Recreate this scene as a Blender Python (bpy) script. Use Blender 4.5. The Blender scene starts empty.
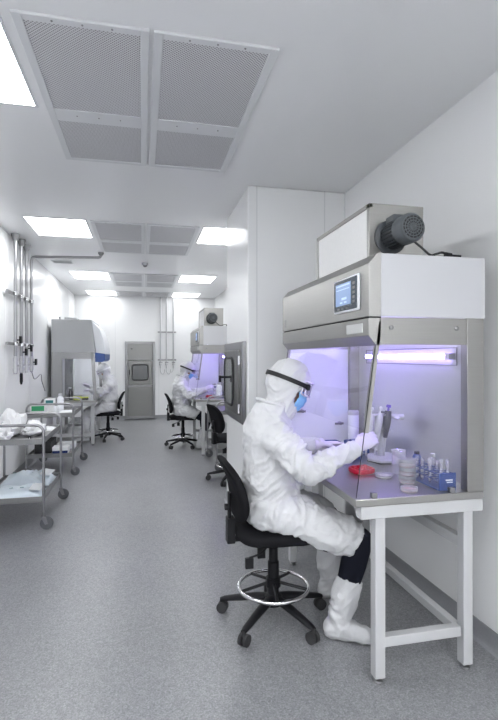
import bpy, bmesh, math, random
from mathutils import Vector, Matrix, noise
random.seed(7)
R = math.radians
SC = bpy.context.scene
COL = SC.collection

# ------------------------------------------------------------------ camera, world, exposure
cam_d = bpy.data.cameras.new('camera')
cam = bpy.data.objects.new('camera', cam_d)
COL.objects.link(cam)
cam.location = (0, 0, 1.5)
cam.rotation_euler = (R(90), 0, R(-12.57))
cam_d.sensor_fit = 'VERTICAL'
cam_d.sensor_height = 36
cam_d.lens = 24.0
cam_d.shift_y = -3 / 720
cam_d.clip_start = 0.02
SC.camera = cam
w = bpy.data.worlds.new('world')
SC.world = w
w.use_nodes = True
w.node_tree.nodes['Background'].inputs[0].default_value = (0.9, 0.95, 1, 1)
w.node_tree.nodes['Background'].inputs[1].default_value = 0.3
SC.view_settings.view_transform = 'Standard'
SC.view_settings.look = 'None'
SC.view_settings.gamma = 1
SC.view_settings.use_curve_mapping = False
SC.view_settings.exposure = 0.40
PANEL = 12.0        # ceiling panel brightness
UV = 35.0           # violet lamp brightness

# ------------------------------------------------------------------ materials
def nt(name):
    m = bpy.data.materials.new(name)
    m.use_nodes = True
    t = m.node_tree
    return m, t, t.nodes['Principled BSDF'], t.nodes.new, t.links.new

def mat(name, col, rough=0.5, metal=0.0, var=0.0, vscale=6.0, bump=0.0, bscale=40.0, spec=None, stretch=None, coat=0.0, detail=4.0):
    m, t, b, N, L = nt(name)
    c = (*col, 1)
    b.inputs['Base Color'].default_value = c
    b.inputs['Roughness'].default_value = rough
    b.inputs['Metallic'].default_value = metal
    if spec is not None: b.inputs['Specular IOR Level'].default_value = spec
    b.inputs['Coat Weight'].default_value = coat
    tc = N('ShaderNodeTexCoord')
    mp = N('ShaderNodeMapping')
    L(tc.outputs['Object'], mp.inputs['Vector'])
    if stretch: mp.inputs['Scale'].default_value = stretch
    nz = N('ShaderNodeTexNoise')
    nz.inputs['Scale'].default_value = vscale
    nz.inputs['Detail'].default_value = detail
    L(mp.outputs[0], nz.inputs['Vector'])
    cr = N('ShaderNodeMix'); cr.data_type = 'RGBA'
    cr.inputs[6].default_value = tuple(max(0, x * (1 - var)) for x in col) + (1,)
    cr.inputs[7].default_value = tuple(min(1, x * (1 + var)) for x in col) + (1,)
    L(nz.outputs['Fac'], cr.inputs[0])
    L(cr.outputs[2], b.inputs['Base Color'])
    if bump:
        n2 = N('ShaderNodeTexNoise')
        n2.inputs['Scale'].default_value = bscale
        n2.inputs['Detail'].default_value = 5
        L(mp.outputs[0], n2.inputs['Vector'])
        bp = N('ShaderNodeBump')
        bp.inputs['Strength'].default_value = bump
        bp.inputs['Distance'].default_value = 0.01
        L(n2.outputs['Fac'], bp.inputs['Height'])
        L(bp.outputs[0], b.inputs['Normal'])
    return m

def emis(name, col, strength):
    m, t, b, N, L = nt(name)
    b.inputs['Base Color'].default_value = (*col, 1)
    b.inputs['Emission Color'].default_value = (*col, 1)
    b.inputs['Emission Strength'].default_value = strength
    return m

def glass(name, tint=(0.97, 0.975, 0.99), refl=0.06, rough=0.02, milk=0.0):
    m, t, b, N, L = nt(name)
    out = t.nodes['Material Output']
    t.nodes.remove(b)
    tr = N('ShaderNodeBsdfTransparent'); tr.inputs[0].default_value = (*tint, 1)
    gl = N('ShaderNodeBsdfGlossy'); gl.inputs['Roughness'].default_value = rough
    fr = N('ShaderNodeLayerWeight'); fr.inputs[0].default_value = 0.5
    pw = N('ShaderNodeMath'); pw.operation = 'POWER'; pw.inputs[1].default_value = 5
    L(fr.outputs['Facing'], pw.inputs[0])
    ad = N('ShaderNodeMath'); ad.operation = 'MULTIPLY_ADD'; ad.inputs[1].default_value = 0.5; ad.inputs[2].default_value = refl
    L(pw.outputs[0], ad.inputs[0])
    mx = N('ShaderNodeMixShader')
    L(ad.outputs[0], mx.inputs[0]); L(gl.outputs[0], mx.inputs[2])
    if milk:
        df = N('ShaderNodeBsdfDiffuse'); df.inputs[0].default_value = (.85, .83, .9, 1)
        m2 = N('ShaderNodeMixShader'); m2.inputs[0].default_value = milk
        L(tr.outputs[0], m2.inputs[1]); L(df.outputs[0], m2.inputs[2]); L(m2.outputs[0], mx.inputs[1])
    else: L(tr.outputs[0], mx.inputs[1])
    L(mx.outputs[0], out.inputs[0])
    return m

def floor_mat():
    m, t, b, N, L = nt('vinyl_floor')
    tc = N('ShaderNodeTexCoord')
    v = N('ShaderNodeTexVoronoi'); v.inputs['Scale'].default_value = 85
    n = N('ShaderNodeTexNoise'); n.inputs['Scale'].default_value = 130; n.inputs['Detail'].default_value = 3
    n2 = N('ShaderNodeTexNoise'); n2.inputs['Scale'].default_value = 1.3; n2.inputs['Detail'].default_value = 4
    for q in (v, n, n2): L(tc.outputs['Object'], q.inputs['Vector'])
    r = N('ShaderNodeValToRGB')
    e = r.color_ramp.elements
    e[0].position = 0.30; e[0].color = (0.20, 0.204, 0.214, 1)
    e[1].position = 0.68; e[1].color = (0.37, 0.375, 0.387, 1)
    L(n.outputs['Fac'], r.inputs[0])
    r2 = N('ShaderNodeValToRGB')
    e = r2.color_ramp.elements
    e[0].position = 0.0; e[0].color = (0.75, 0.75, 0.77, 1)
    e[1].position = 0.9; e[1].color = (1.1, 1.1, 1.1, 1)
    L(v.outputs['Color'], r2.inputs[0])
    mx = N('ShaderNodeMix'); mx.data_type = 'RGBA'; mx.blend_type = 'MULTIPLY'; mx.inputs[0].default_value = 1
    L(r.outputs[0], mx.inputs[6]); L(r2.outputs[0], mx.inputs[7])
    mx2 = N('ShaderNodeMix'); mx2.data_type = 'RGBA'; mx2.blend_type = 'MULTIPLY'; mx2.inputs[0].default_value = 0.25
    L(mx.outputs[2], mx2.inputs[6]); L(n2.outputs['Fac'], mx2.inputs[7])
    L(mx2.outputs[2], b.inputs['Base Color'])
    b.inputs['Roughness'].default_value = 0.34
    bp = N('ShaderNodeBump'); bp.inputs['Strength'].default_value = 0.12; bp.inputs['Distance'].default_value = 0.002
    L(n.outputs['Fac'], bp.inputs['Height']); L(bp.outputs[0], b.inputs['Normal'])
    return m

def perforated(name):
    m, t, b, N, L = nt(name)
    tc = N('ShaderNodeTexCoord')
    mp = N('ShaderNodeMapping'); mp.inputs['Rotation'].default_value = (0, 0, R(45)); mp.inputs['Scale'].default_value = (82, 82, 82)
    L(tc.outputs['Object'], mp.inputs['Vector'])
    fr = N('ShaderNodeVectorMath'); fr.operation = 'FRACTION'; L(mp.outputs[0], fr.inputs[0])
    sb = N('ShaderNodeVectorMath'); sb.operation = 'SUBTRACT'; sb.inputs[1].default_value = (0.5, 0.5, 0.5); L(fr.outputs[0], sb.inputs[0])
    ml = N('ShaderNodeVectorMath'); ml.operation = 'MULTIPLY'; ml.inputs[1].default_value = (1, 1, 0); L(sb.outputs[0], ml.inputs[0])
    ln = N('ShaderNodeVectorMath'); ln.operation = 'LENGTH'; L(ml.outputs[0], ln.inputs[0])
    r = N('ShaderNodeValToRGB')
    e = r.color_ramp.elements
    e[0].position = 0.26; e[0].color = (0.20, 0.20, 0.21, 1)
    e[1].position = 0.36; e[1].color = (0.66, 0.66, 0.68, 1)
    L(ln.outputs['Value'], r.inputs[0])
    L(r.outputs[0], b.inputs['Base Color'])
    b.inputs['Roughness'].default_value = 0.5
    return m

def tyvek(name, col=(0.62, 0.625, 0.64), scale=1.0):
    m, t, b, N, L = nt(name)
    tc = N('ShaderNodeTexCoord')
    n = N('ShaderNodeTexNoise'); n.inputs['Scale'].default_value = 9 * scale; n.inputs['Detail'].default_value = 6; n.inputs['Distortion'].default_value = 1.2
    v = N('ShaderNodeTexVoronoi'); v.feature = 'DISTANCE_TO_EDGE'; v.inputs['Scale'].default_value = 14 * scale
    for q in (n, v): L(tc.outputs['Object'], q.inputs['Vector'])
    ad = N('ShaderNodeMath'); ad.operation = 'MULTIPLY_ADD'; ad.inputs[1].default_value = 0.5
    L(v.outputs['Distance'], ad.inputs[0]); L(n.outputs['Fac'], ad.inputs[2])
    bp = N('ShaderNodeBump'); bp.inputs['Strength'].default_value = 0.55; bp.inputs['Distance'].default_value = 0.012
    L(ad.outputs[0], bp.inputs['Height']); L(bp.outputs[0], b.inputs['Normal'])
    b.inputs['Base Color'].default_value = (*col, 1)
    b.inputs['Roughness'].default_value = 0.62
    b.inputs['Specular IOR Level'].default_value = 0.3
    return m

W = (0.49, 0.495, 0.505)
MT = dict(
    wall=mat('wall_panel', (0.88, 0.885, 0.89), 0.24, var=0.01, vscale=1.2, spec=0.45, bump=0.01, bscale=1.5),
    ceiling=mat('ceiling_panel', (0.84, 0.845, 0.855), 0.28, var=0.01, vscale=1.0, spec=0.4, bump=0.01, bscale=1.2),
    floor=floor_mat(),
    skirting=mat('grey_coving', (0.27, 0.275, 0.29), 0.45, var=0.1, vscale=90),
    seam=mat('panel_joint', (0.68, 0.69, 0.70), 0.5),
    steel=mat('brushed_steel', (0.34, 0.335, 0.32), 0.36, 1.0, var=0.07, vscale=5, stretch=(1, 1, 40), bump=0.02, bscale=4),
    steelh=mat('brushed_steel_level', (0.37, 0.365, 0.35), 0.30, 1.0, var=0.07, vscale=4, stretch=(40, 1.0, 40), bump=0.012, bscale=4),
    inner=mat('satin_inner_steel', (0.66, 0.66, 0.67), 0.28, 0.8, var=0.05, vscale=4, stretch=(40, 1.0, 40), bump=0.01, bscale=4),
    steeld=mat('dark_steel', (0.27, 0.27, 0.275), 0.34, 1.0, var=0.05, vscale=6, stretch=(1, 1, 30)),
    doorsteel=mat('door_steel', (0.20, 0.20, 0.195), 0.33, 1.0, var=0.07, vscale=5, stretch=(1, 1, 30)),
    chrome=mat('chrome', (0.78, 0.78, 0.79), 0.14, 1.0, var=0.02),
    tube=mat('satin_tube', (0.33, 0.33, 0.34), 0.33, 1.0, var=0.04, vscale=20),
    white=mat('white_paint', W, 0.35, var=0.02, vscale=4),
    whitepanel=mat('white_panel', (0.51, 0.515, 0.535), 0.4, var=0.015, vscale=3),
    greypanel=mat('grey_panel', (0.47, 0.48, 0.49), 0.45, var=0.02, vscale=3),
    filter=mat('filter_fleece', (0.86, 0.86, 0.85), 0.9, var=0.04, vscale=60, bump=0.2, bscale=220),
    black=mat('black_plastic', (0.008, 0.008, 0.010), 0.45, spec=0.25, var=0.1, vscale=30, bump=0.03, bscale=300),
    fabric=mat('black_fabric', (0.012, 0.012, 0.014), 0.75, var=0.2, vscale=200, bump=0.15, bscale=400, spec=0.08),
    rubber=mat('dark_rubber', (0.03, 0.03, 0.032), 0.7, var=0.1),
    castergrey=mat('grey_rubber', (0.10, 0.105, 0.115), 0.55, var=0.1),
    motor=mat('motor_paint', (0.045, 0.052, 0.06), 0.42, var=0.08, vscale=20),
    motorcover=mat('motor_cover', (0.08, 0.09, 0.098), 0.42, var=0.08, vscale=20),
    hole=mat('dark_recess', (0.012, 0.012, 0.014), 0.6),
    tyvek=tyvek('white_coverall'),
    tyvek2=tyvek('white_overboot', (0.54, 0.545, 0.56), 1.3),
    trouser=mat('navy_trousers', (0.008, 0.009, 0.016), 0.85, var=0.15, vscale=40, bump=0.1, bscale=60, spec=0.15),
    skin=mat('skin', (0.50, 0.31, 0.23), 0.5, var=0.06, vscale=20),
    eye=mat('eye_white', (0.75, 0.74, 0.72), 0.2, var=0.02),
    iris=mat('iris', (0.05, 0.035, 0.025), 0.2),
    hair=mat('dark_hair', (0.02, 0.016, 0.013), 0.6, var=0.2, vscale=60),
    mask=mat('blue_mask', (0.24, 0.50, 0.82), 0.75, var=0.05, vscale=30, bump=0.1, bscale=80),
    glove=mat('latex_glove', (0.62, 0.58, 0.70), 0.45, var=0.03, vscale=30, bump=0.06, bscale=60),
    strap=mat('black_strap', (0.012, 0.012, 0.014), 0.65, var=0.1, vscale=60),
    pipe=mat('pipe_steel', (0.50, 0.50, 0.51), 0.3, 1.0, var=0.04, vscale=20),
    glass=glass('clear_glass', refl=0.045),
    lens=glass('goggle_lens', (0.93, 0.92, 0.98), 0.10, 0.1, .25),
    clear=glass('clear_plastic', (0.97, 0.965, 0.99), 0.07, 0.1, .19),
    gogframe=mat('goggle_frame', (0.70, 0.67, 0.80), 0.25, var=0.03),
    clearpink=mat('pink_gel', (0.80, 0.22, 0.27), 0.3, var=0.05),
    cream=mat('cream_gel', (0.78, 0.74, 0.62), 0.3, var=0.05),
    red=mat('red_plastic', (0.46, 0.004, 0.03), 0.3, var=0.05, spec=0.5),
    blue=mat('blue_plastic', (0.01, 0.045, 0.22), 0.35, var=0.06, vscale=20),
    darkblue=mat('navy_plastic', (0.012, 0.03, 0.14), 0.35, var=0.06, vscale=20),
    violet=mat('violet_plastic', (0.12, 0.06, 0.42), 0.35, var=0.04),
    pipdark=mat('dark_grip', (0.03, 0.028, 0.05), 0.4, var=0.04),
    green=mat('green_card', (0.04, 0.36, 0.15), 0.5, var=0.05),
    teal=mat('teal_card', (0.03, 0.18, 0.20), 0.5, var=0.05),
    paper=mat('white_paper', (0.82, 0.83, 0.84), 0.7, var=0.02),
    pouch=mat('sterile_pouch', (0.70, 0.78, 0.84), 0.35, var=0.05, vscale=12, bump=0.35, bscale=14),
    pouchw=mat('pouch_film', (0.82, 0.85, 0.87), 0.3, var=0.03, vscale=12, bump=0.45, bscale=16),
    bag=mat('thin_poly_bag', (0.86, 0.865, 0.87), 0.3, var=0.02, bump=0.5, bscale=22),
    yellow=mat('yellow_green_plastic', (0.62, 0.70, 0.06), 0.4, var=0.05),
    amber=mat('dark_bottle', (0.03, 0.028, 0.025), 0.2, var=0.04),
    screen=emis('screen_glow', (0.24, 0.34, 0.54), 0.32),
    screend=mat('screen_bezel', (0.035, 0.05, 0.07), 0.25, var=0.03),
    screentile=emis('screen_tile', (0.5, 0.6, 0.78), 0.45),
    plate=mat('label_plate', (0.62, 0.63, 0.62), 0.35, 0.6, var=0.03),
    perf=perforated('perforated_sheet'),
    frame=mat('vent_frame', (0.70, 0.71, 0.725), 0.35, var=0.01),
    panel=emis('lit_diffuser', (0.97, 0.985, 1.0), PANEL),
    panelfar=emis('lit_diffuser_far', (0.97, 0.985, 1.0), PANEL * 1.05),
    panelend=emis('lit_diffuser_end', (0.97, 0.985, 1.0), PANEL * .4),
    fillrear=emis('added_fill_rear', (0.97, 0.985, 1.0), PANEL * 2.0),  # glow of the added fill panels behind the camera
    hoodlamp=emis('hood_tube', (0.74, 0.70, 1.0), UV * .38),
    uv=emis('violet_tube', (0.38, 0.27, 1.0), UV),
    windark=mat('smoked_pane', (0.05, 0.055, 0.06), 0.08, var=0.02, spec=0.7),
    bluetrim=mat('blue_hood_trim', (0.04, 0.10, 0.32), 0.4, var=0.03),
    whiteshell=mat('white_shell', (0.80, 0.82, 0.85), 0.35, var=0.02),
)

# ------------------------------------------------------------------ mesh helpers
def frames(pts, up=None):
    pts = [Vector(p) for p in pts]
    n = len(pts)
    T = []
    for i in range(n):
        a = pts[max(0, i - 1)]; b = pts[min(n - 1, i + 1)]
        T.append((b - a).normalized())
    u = Vector(up) if up else (Vector((0, 0, 1)) if abs(T[0].z) < 0.9 else Vector((1, 0, 0)))
    out = []
    for i in range(n):
        u = (u - T[i] * u.dot(T[i]))
        if u.length < 1e-6: u = T[i].orthogonal()
        u.normalize()
        out.append((pts[i], T[i], u.copy(), T[i].cross(u)))
    return out

def spline(pts, n=6):
    P = [Vector(p) for p in pts]
    P = [P[0] * 2 - P[1]] + P + [P[-1] * 2 - P[-2]]
    out = []
    for i in range(1, len(P) - 2):
        for k in range(n):
            t = k / n
            a, b, c, d = P[i - 1], P[i], P[i + 1], P[i + 2]
            out.append(0.5 * ((2 * b) + (c - a) * t + (2 * a - 5 * b + 4 * c - d) * t * t + (3 * b - a - 3 * c + d) * t ** 3))
    out.append(P[-2])
    return out

def lin(vals, n=6):
    out = []
    for i in range(len(vals) - 1):
        for k in range(n): out.append(vals[i] + (vals[i + 1] - vals[i]) * (k / n) * 1.0)
    out.append(vals[-1])
    return out

def rrect(wd, ht, r, n=5):
    o = []
    for cx, cy, a0 in ((wd / 2 - r, ht / 2 - r, 0), (-wd / 2 + r, ht / 2 - r, 90), (-wd / 2 + r, -ht / 2 + r, 180), (wd / 2 - r, -ht / 2 + r, 270)):
        for k in range(n + 1):
            a = R(a0 + 90 * k / n)
            o.append((cx + r * math.cos(a), cy + r * math.sin(a)))
    return o

class M:
    def __init__(s): s.bm = bmesh.new()
    def box(s, x0, x1, y0, y1, z0, z1, mtx=None):
        v = [Vector((x, y, z)) for x in (x0, x1) for y in (y0, y1) for z in (z0, z1)]
        if mtx: v = [mtx @ p for p in v]
        b = [s.bm.verts.new(p) for p in v]
        for f in ((0, 1, 3, 2), (4, 6, 7, 5), (0, 4, 5, 1), (2, 3, 7, 6), (0, 2, 6, 4), (1, 5, 7, 3)):
            s.bm.faces.new([b[i] for i in f])
        return s
    def rings(s, rings, cap=True, closed=False):
        V = [[s.bm.verts.new(p) for p in r] for r in rings]
        n = len(V[0]); m = len(V)
        for i in range(m if closed else m - 1):
            a, b = V[i], V[(i + 1) % m]
            for k in range(n):
                s.bm.faces.new((a[k], a[(k + 1) % n], b[(k + 1) % n], b[k]))
        if cap and not closed:
            s.bm.faces.new(V[0][::-1]); s.bm.faces.new(V[-1])
        return s
    def tube(s, pts, r, seg=10, closed=False, up=None, flat=1.0):
        pts = [Vector(p) for p in pts]
        if closed:
            n = len(pts)
            cen = sum(pts, Vector()) / n
            nor = (pts[0] - cen).cross(pts[n // 4] - cen).normalized()
            rg = []
            for i in range(n):
                t = (pts[(i + 1) % n] - pts[i - 1]).normalized()
                u = nor; v = t.cross(u)
                rr = r[i] if isinstance(r, (list, tuple)) else r
                rg.append([pts[i] + u * math.cos(2 * math.pi * k / seg) * rr * flat + v * math.sin(2 * math.pi * k / seg) * rr for k in range(seg)])
            return s.rings(rg, closed=True)
        rg = []
        for i, (p, t, u, v) in enumerate(frames(pts, up)):
            rr = r[i] if isinstance(r, (list, tuple)) else r
            ra, rb = rr if isinstance(rr, (tuple, list)) else (rr * flat, rr)
            rg.append([p + u * math.cos(2 * math.pi * k / seg) * ra + v * math.sin(2 * math.pi * k / seg) * rb for k in range(seg)])
        return s.rings(rg)
    def cyl(s, p0, p1, r, r1=None, seg=20):
        return s.tube([p0, p1], [r, r if r1 is None else r1], seg)
    def lathe(s, prof, o=(0, 0, 0), axis='Z', seg=28):
        o = Vector(o)
        rg = []
        for r, z in prof:
            r = max(r, 1e-4)
            ring = []
            for k in range(seg):
                a = 2 * math.pi * k / seg
                c, d = r * math.cos(a), r * math.sin(a)
                ring.append(o + (Vector((c, d, z)) if axis == 'Z' else Vector((z, c, d)) if axis == 'X' else Vector((d, z, c))))
            rg.append(ring)
        return s.rings(rg)
    def prism(s, poly, axis, a, b):
        def P(u, v, w): return Vector((u, w, v)) if axis == 'Y' else Vector((w, u, v)) if axis == 'X' else Vector((u, v, w))
        return s.rings([[P(u, v, a) for u, v in poly], [P(u, v, b) for u, v in poly]])
    def ball(s, c, r, seg=20, n=12, mtx=None):
        if not isinstance(r, (tuple, list)): r = (r, r, r)
        rg = []
        for i in range(n + 1):
            th = math.pi * (0.001 + 0.998 * i / n)
            ring = []
            for k in range(seg):
                ph = 2 * math.pi * k / seg
                p = Vector((r[0] * math.sin(th) * math.cos(ph), r[1] * math.sin(th) * math.sin(ph), r[2] * math.cos(th)))
                if mtx: p = mtx @ p
                ring.append(Vector(c) + p)
            rg.append(ring)
        return s.rings(rg)
    def xf(s, mtx):
        bmesh.ops.transform(s.bm, matrix=mtx, verts=s.bm.verts)
        return s
    def mesh(s, name):
        bmesh.ops.recalc_face_normals(s.bm, faces=s.bm.faces)
        me = bpy.data.meshes.new(name)
        s.bm.to_mesh(me); s.bm.free()
        return me
    def put(s, name, m, parent=None, bevel=0.0, seg=2, angle=38, loc=None):
        o = bpy.data.objects.new(name, s.mesh(name))
        fin(o, m, parent, angle)
        if loc: o.location = loc
        if bevel:
            b = o.modifiers.new('bevel', 'BEVEL'); b.width = bevel; b.segments = seg; b.limit_method = 'ANGLE'; b.angle_limit = R(35)
        return o

def fin(o, m, parent=None, angle=38):
    me = o.data
    if m is not None:
        for x in (m if isinstance(m, list) else [m]):
            me.materials.append(MT[x] if isinstance(x, str) else x)
    me.shade_smooth()
    if angle < 180: me.set_sharp_from_angle(angle=R(angle))
    COL.objects.link(o)
    if parent: o.parent = parent
    return o

def remesh(m, voxel, smooth=4):
    """voxel-union of overlapping closed shells -> one continuous bmesh"""
    me = m.mesh('tmp')
    o = bpy.data.objects.new('tmp', me)
    COL.objects.link(o)
    r = o.modifiers.new('r', 'REMESH'); r.mode = 'VOXEL'; r.voxel_size = voxel
    if smooth:
        k = o.modifiers.new('s', 'SMOOTH'); k.factor = 0.5; k.iterations = smooth
    dg = bpy.context.evaluated_depsgraph_get()
    dg.update()
    ev = o.evaluated_get(dg)
    res = M()
    res.bm.from_mesh(ev.to_mesh())
    ev.to_mesh_clear()
    bpy.data.objects.remove(o); bpy.data.meshes.remove(me)
    return res

def thing(name, label, cat, loc=(0, 0, 0), rz=0, group=None):
    o = bpy.data.objects.new(name, None)
    o.empty_display_size = 0.1
    COL.objects.link(o)
    o.location = loc; o.rotation_euler = (0, 0, rz)
    return tag(o, label, cat, group)

def tag(o, label, cat, group=None):
    o['label'] = label; o['category'] = cat
    if group: o['group'] = group
    return o

def each(parts, name, m, parent, bevel=0.0):
    for q in parts: q.put(name, m, parent, bevel=bevel)

def struct(o):
    o['kind'] = 'structure'
    return o

def dup(root, loc, label, rz=None, group=None, skip=()):
    def cp(o, par):
        c = o.copy(); COL.objects.link(c)
        if par: c.parent = par
        for ch in list(o.children):
            if ch.name.split('.')[0] in skip: continue
            cp(ch, c)
        return c
    r = cp(root, None)
    r.location = loc; r['label'] = label
    if rz is not None: r.rotation_euler = (0, 0, rz)
    if group: r['group'] = group
    return r

# ------------------------------------------------------------------ room
XL, XR, YB, YF, ZC = -1.53, 1.755, 11.8, -8.4, 2.95
def wallbox(name, *a, m='wall'):
    return struct(M().box(*a).put(name, m))
wallbox('floor', XL - .1, XR + .1, YF - .1, YB + .1, -.1, 0, m='floor')
wallbox('ceiling', XL - .1, XR + .1, YF - .1, YB + .1, ZC, ZC + .1, m='ceiling')
wallbox('wall_left', XL - .1, XL, YF - .1, YB + .1, 0, ZC)
wallbox('wall_right', XR, XR + .1, YF - .1, YB + .1, 0, ZC)
wallbox('wall_back', XL, XR, YB, YB + .1, 0, ZC)
wallbox('wall_front', XL, XR, YF - .1, YF, 0, ZC)
PX, PY0, PY1 = 0.872, 3.955, 4.99
pl = struct(M().box(PX, XR, PY0, PY1, 0, ZC).put('wall_pillar', 'wall', bevel=0.012, seg=3))
def cove(name, prof_pts, axis, a, b):
    struct(M().prism(prof_pts, axis, a, b).put(name, 'skirting'))
def cv(x, sgn): return [(x, 0), (x + sgn * .035, 0), (x + sgn * .018, .008), (x + sgn * .007, .03), (x + sgn * .005, .10), (x, .10)]
cove('baseboard_left', cv(XL, 1), 'Y', YF, YB)
cove('baseboard_right', cv(XR, -1), 'Y', YF, PY0)
cove('baseboard_right_rear', cv(XR, -1), 'Y', PY1, YB)
cove('baseboard_back', cv(YB, -1), 'X', XL, XR)
cove('baseboard_pillar', cv(PX, -1), 'Y', PY0 - .03, PY1 + .03)
cove('baseboard_pillar_front', cv(PY0, -1), 'X', PX - .03, XR)
n = 1
for x, y, ax in ((XL, 2.4, 'y'), (XL, 3.6, 'y'), (XL, 4.8, 'y'), (XL, 6.0, 'y'), (XL, 7.2, 'y'), (XL, 8.4, 'y'), (XL, 9.6, 'y'), (XL, 10.8, 'y'),
                 (-.62, YB, 'x'), (.4, YB, 'x'), (.95, PY0, 'x'), (1.56, PY0, 'x')):
    q = M()
    if ax == 'y': q.box(x - .0015, x + .0015, y - .004, y + .004, .1, ZC)
    else: q.box(x - .004, x + .004, y - .0015, y + .0015, .1, ZC)
    struct(q.put('trim_%d' % n, 'seam')); n += 1

# ceiling lights
LG = 'square lit ceiling panels'
def light(x0, x1, y0, y1, label, lamp='panel'):
    t = thing('ceiling_light', label, 'light', ((x0 + x1) / 2, (y0 + y1) / 2, ZC), 0, LG)
    a, b = (x1 - x0) / 2, (y1 - y0) / 2
    f = M()
    for bx in ((-a - .015, a + .015, -b - .015, -b), (-a - .015, a + .015, b, b + .015), (-a - .015, -a, -b, b), (a, a + .015, -b, b)):
        f.box(*bx, -.006, 0)
    f.put('light_frame', 'frame', t)
    M().box(-a, a, -b, b, -.004, -.001).put('diffuser', lamp, t)
light(-1.19, -.60, 2.2, 2.965, 'lit ceiling panel cut by the left edge beside the front air grilles')
light(-1.19, -.59, 5.33, 6.09, 'largest lit panel above the wall pipes on the left')
light(-1.19, -.58, 8.56, 9.32, 'lit ceiling panel over the left hood, middle of the left row', 'panelfar')
light(-1.19, -.58, 10.92, 11.7, 'farthest left lit panel close to the back wall', 'panelend')
light(.68, 1.29, 5.33, 6.09, 'lit ceiling panel partly hidden by the white pillar')
light(.69, 1.30, 8.56, 9.32, 'lit ceiling panel right of the third air grille group', 'panelfar')
light(.70, 1.30, 10.92, 11.7, 'farthest right lit panel close to the back wall', 'panelend')
light(-1.19, -.60, -.75, 0, 'added fill light panel on the left ceiling just behind the viewer', 'panel')  # unseen pair added to light the near end from above
light(.68, 1.29, -.75, 0, 'added fill light panel on the right ceiling just behind the viewer', 'panel')
for y_, w_ in ((-2.2, 'first row behind the viewer'), (-3.9, 'second row behind the viewer'), (-5.6, 'third row behind the viewer'), (-7.3, 'by the wall behind the viewer')):  # unseen rows added to light the camera-facing walls more evenly
    light(-1.19, -.60, y_ - .38, y_ + .38, 'added fill light panel on the left ceiling, ' + w_, 'fillrear')
    light(.68, 1.29, y_ - .38, y_ + .38, 'added fill light panel on the right ceiling, ' + w_, 'fillrear')

# ceiling air grilles
VG = 'perforated ceiling air grilles'
def vent(x0, x1, ys, label):
    x, y = (x0 + x1) / 2, ys[0][0]
    t = thing('air_grille', label, 'air vent', (x, y, ZC), 0, VG)
    a = (x1 - x0) / 2
    fb = .04
    f = M()
    ye = ys[-1][1] - y
    f.box(-a - fb, -a, -fb, ye + fb, -.014, 0); f.box(a, a + fb, -fb, ye + fb, -.014, 0)
    prev = -fb
    for y0, y1 in ys:
        f.box(-a, a, prev, y0 - y, -.014, 0); prev = y1 - y
    f.box(-a, a, prev, ye + fb, -.014, 0)
    f.put('vent_frame', 'frame', t, bevel=.002)
    for y0, y1 in ys:
        M().box(-a, a, y0 - y, y1 - y, -.009, -.002).put('perforated_panel', 'perf', t)
    each([M().ball((-a + .12 + k * (a - .12), q, -.014), .005, 8, 6) for k in range(3) for q in (-fb / 2, ys[0][1] - y + .06)], 'screw', 'steeld', t)
wd = [('nearest left perforated air grille with large and small panel', 2.205, 1), ('left grille of the second group beside the large lit panel', 5.37, 1), ('left grille of the third group beyond the smoke detector', 8.6, 1), ('farthest left grille next to the back wall', 10.95, 0)]
wr = ['nearest right perforated air grille with large and small panel', 'right grille of the second group in front of the detector', 'right grille of the third group beyond the smoke detector', 'farthest right grille next to the back wall']
for (lb, y, two), lr in zip(wd, wr):
    ys = [(y, y + .75), (y + .89, y + 1.45)] if two else [(y, y + .72)]
    vent(-.497, -.007, ys, lb)
    vent(.093, .59, ys, lr)

# smoke detector, exhaust grille
t = thing('smoke_detector', 'small round detector on the ceiling between air grilles', 'detector', (.046, 7.58, ZC))
M().lathe([(.05, 0), (.05, -.02), (.04, -.035)], seg=24).put('detector_base', 'whitepanel', t)
M().lathe([(.028, -.03), (.028, -.05), (.015, -.06)], seg=20).put('sensor_cap', 'steeld', t)
t = thing('exhaust_grille', 'flat grey ceiling grille behind the horizontal steel pipe', 'air vent', (-1.18, 7.73, ZC))
f = M()
for b in ((-.15, .15, -.1, -.085), (-.15, .15, .085, .1), (-.15, -.135, -.085, .085), (.135, .15, -.085, .085)): f.box(*b, -.012, 0)
f.put('grille_frame', 'frame', t)
f = M()
for k in range(7): f.box(-.135, .135, -.08 + k * .025, -.068 + k * .025, -.01, -.002)
f.put('slat_panel', 'greypanel', t)

# ------------------------------------------------------------------ back wall transfer cabinet
t = thing('transfer_cabinet', 'tall stainless transfer cabinet with rounded window on the back wall', 'cabinet', (-.042, YB, 0))
f = M()
for b in ((-.35, -.29, .03, 1.87), (.29, .35, .03, 1.87), (-.29, .29, 1.81, 1.87), (-.29, .29, .03, .09), (-.29, .29, .78, .83)):
    f.box(b[0], b[1], -.06, 0, b[2], b[3])
f.put('cabinet_frame', 'steeld', t, bevel=.004)
M().box(-.29, .29, -.035, 0, .09, .78).put('lower_panel', 'doorsteel', t, bevel=.004)
M().box(-.29, .29, -.035, 0, 1.42, 1.81).put('upper_panel', 'doorsteel', t, bevel=.004)
d = M().box(-.28, .28, -.05, -.02, .84, 1.41).put('cabinet_door', 'doorsteel', t, bevel=.006)
pts = rrect(.37, .37, .06)
M().tube([(x, -.053, z + 1.13) for x, z in pts], .016, 8, closed=True).put('window_gasket', 'rubber', d)
M().prism([(x, z + 1.13) for x, z in rrect(.36, .36, .06)], 'Y', -.055, -.045).put('window_glass', 'windark', d)
M().box(-.26, -.235, -.085, -.05, 1.08, 1.2).put('door_handle', 'black', d, bevel=.005)
M().box(-.25, -.14, -.04, -.035, 1.34, 1.4).put('notice', 'paper', t)
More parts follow.
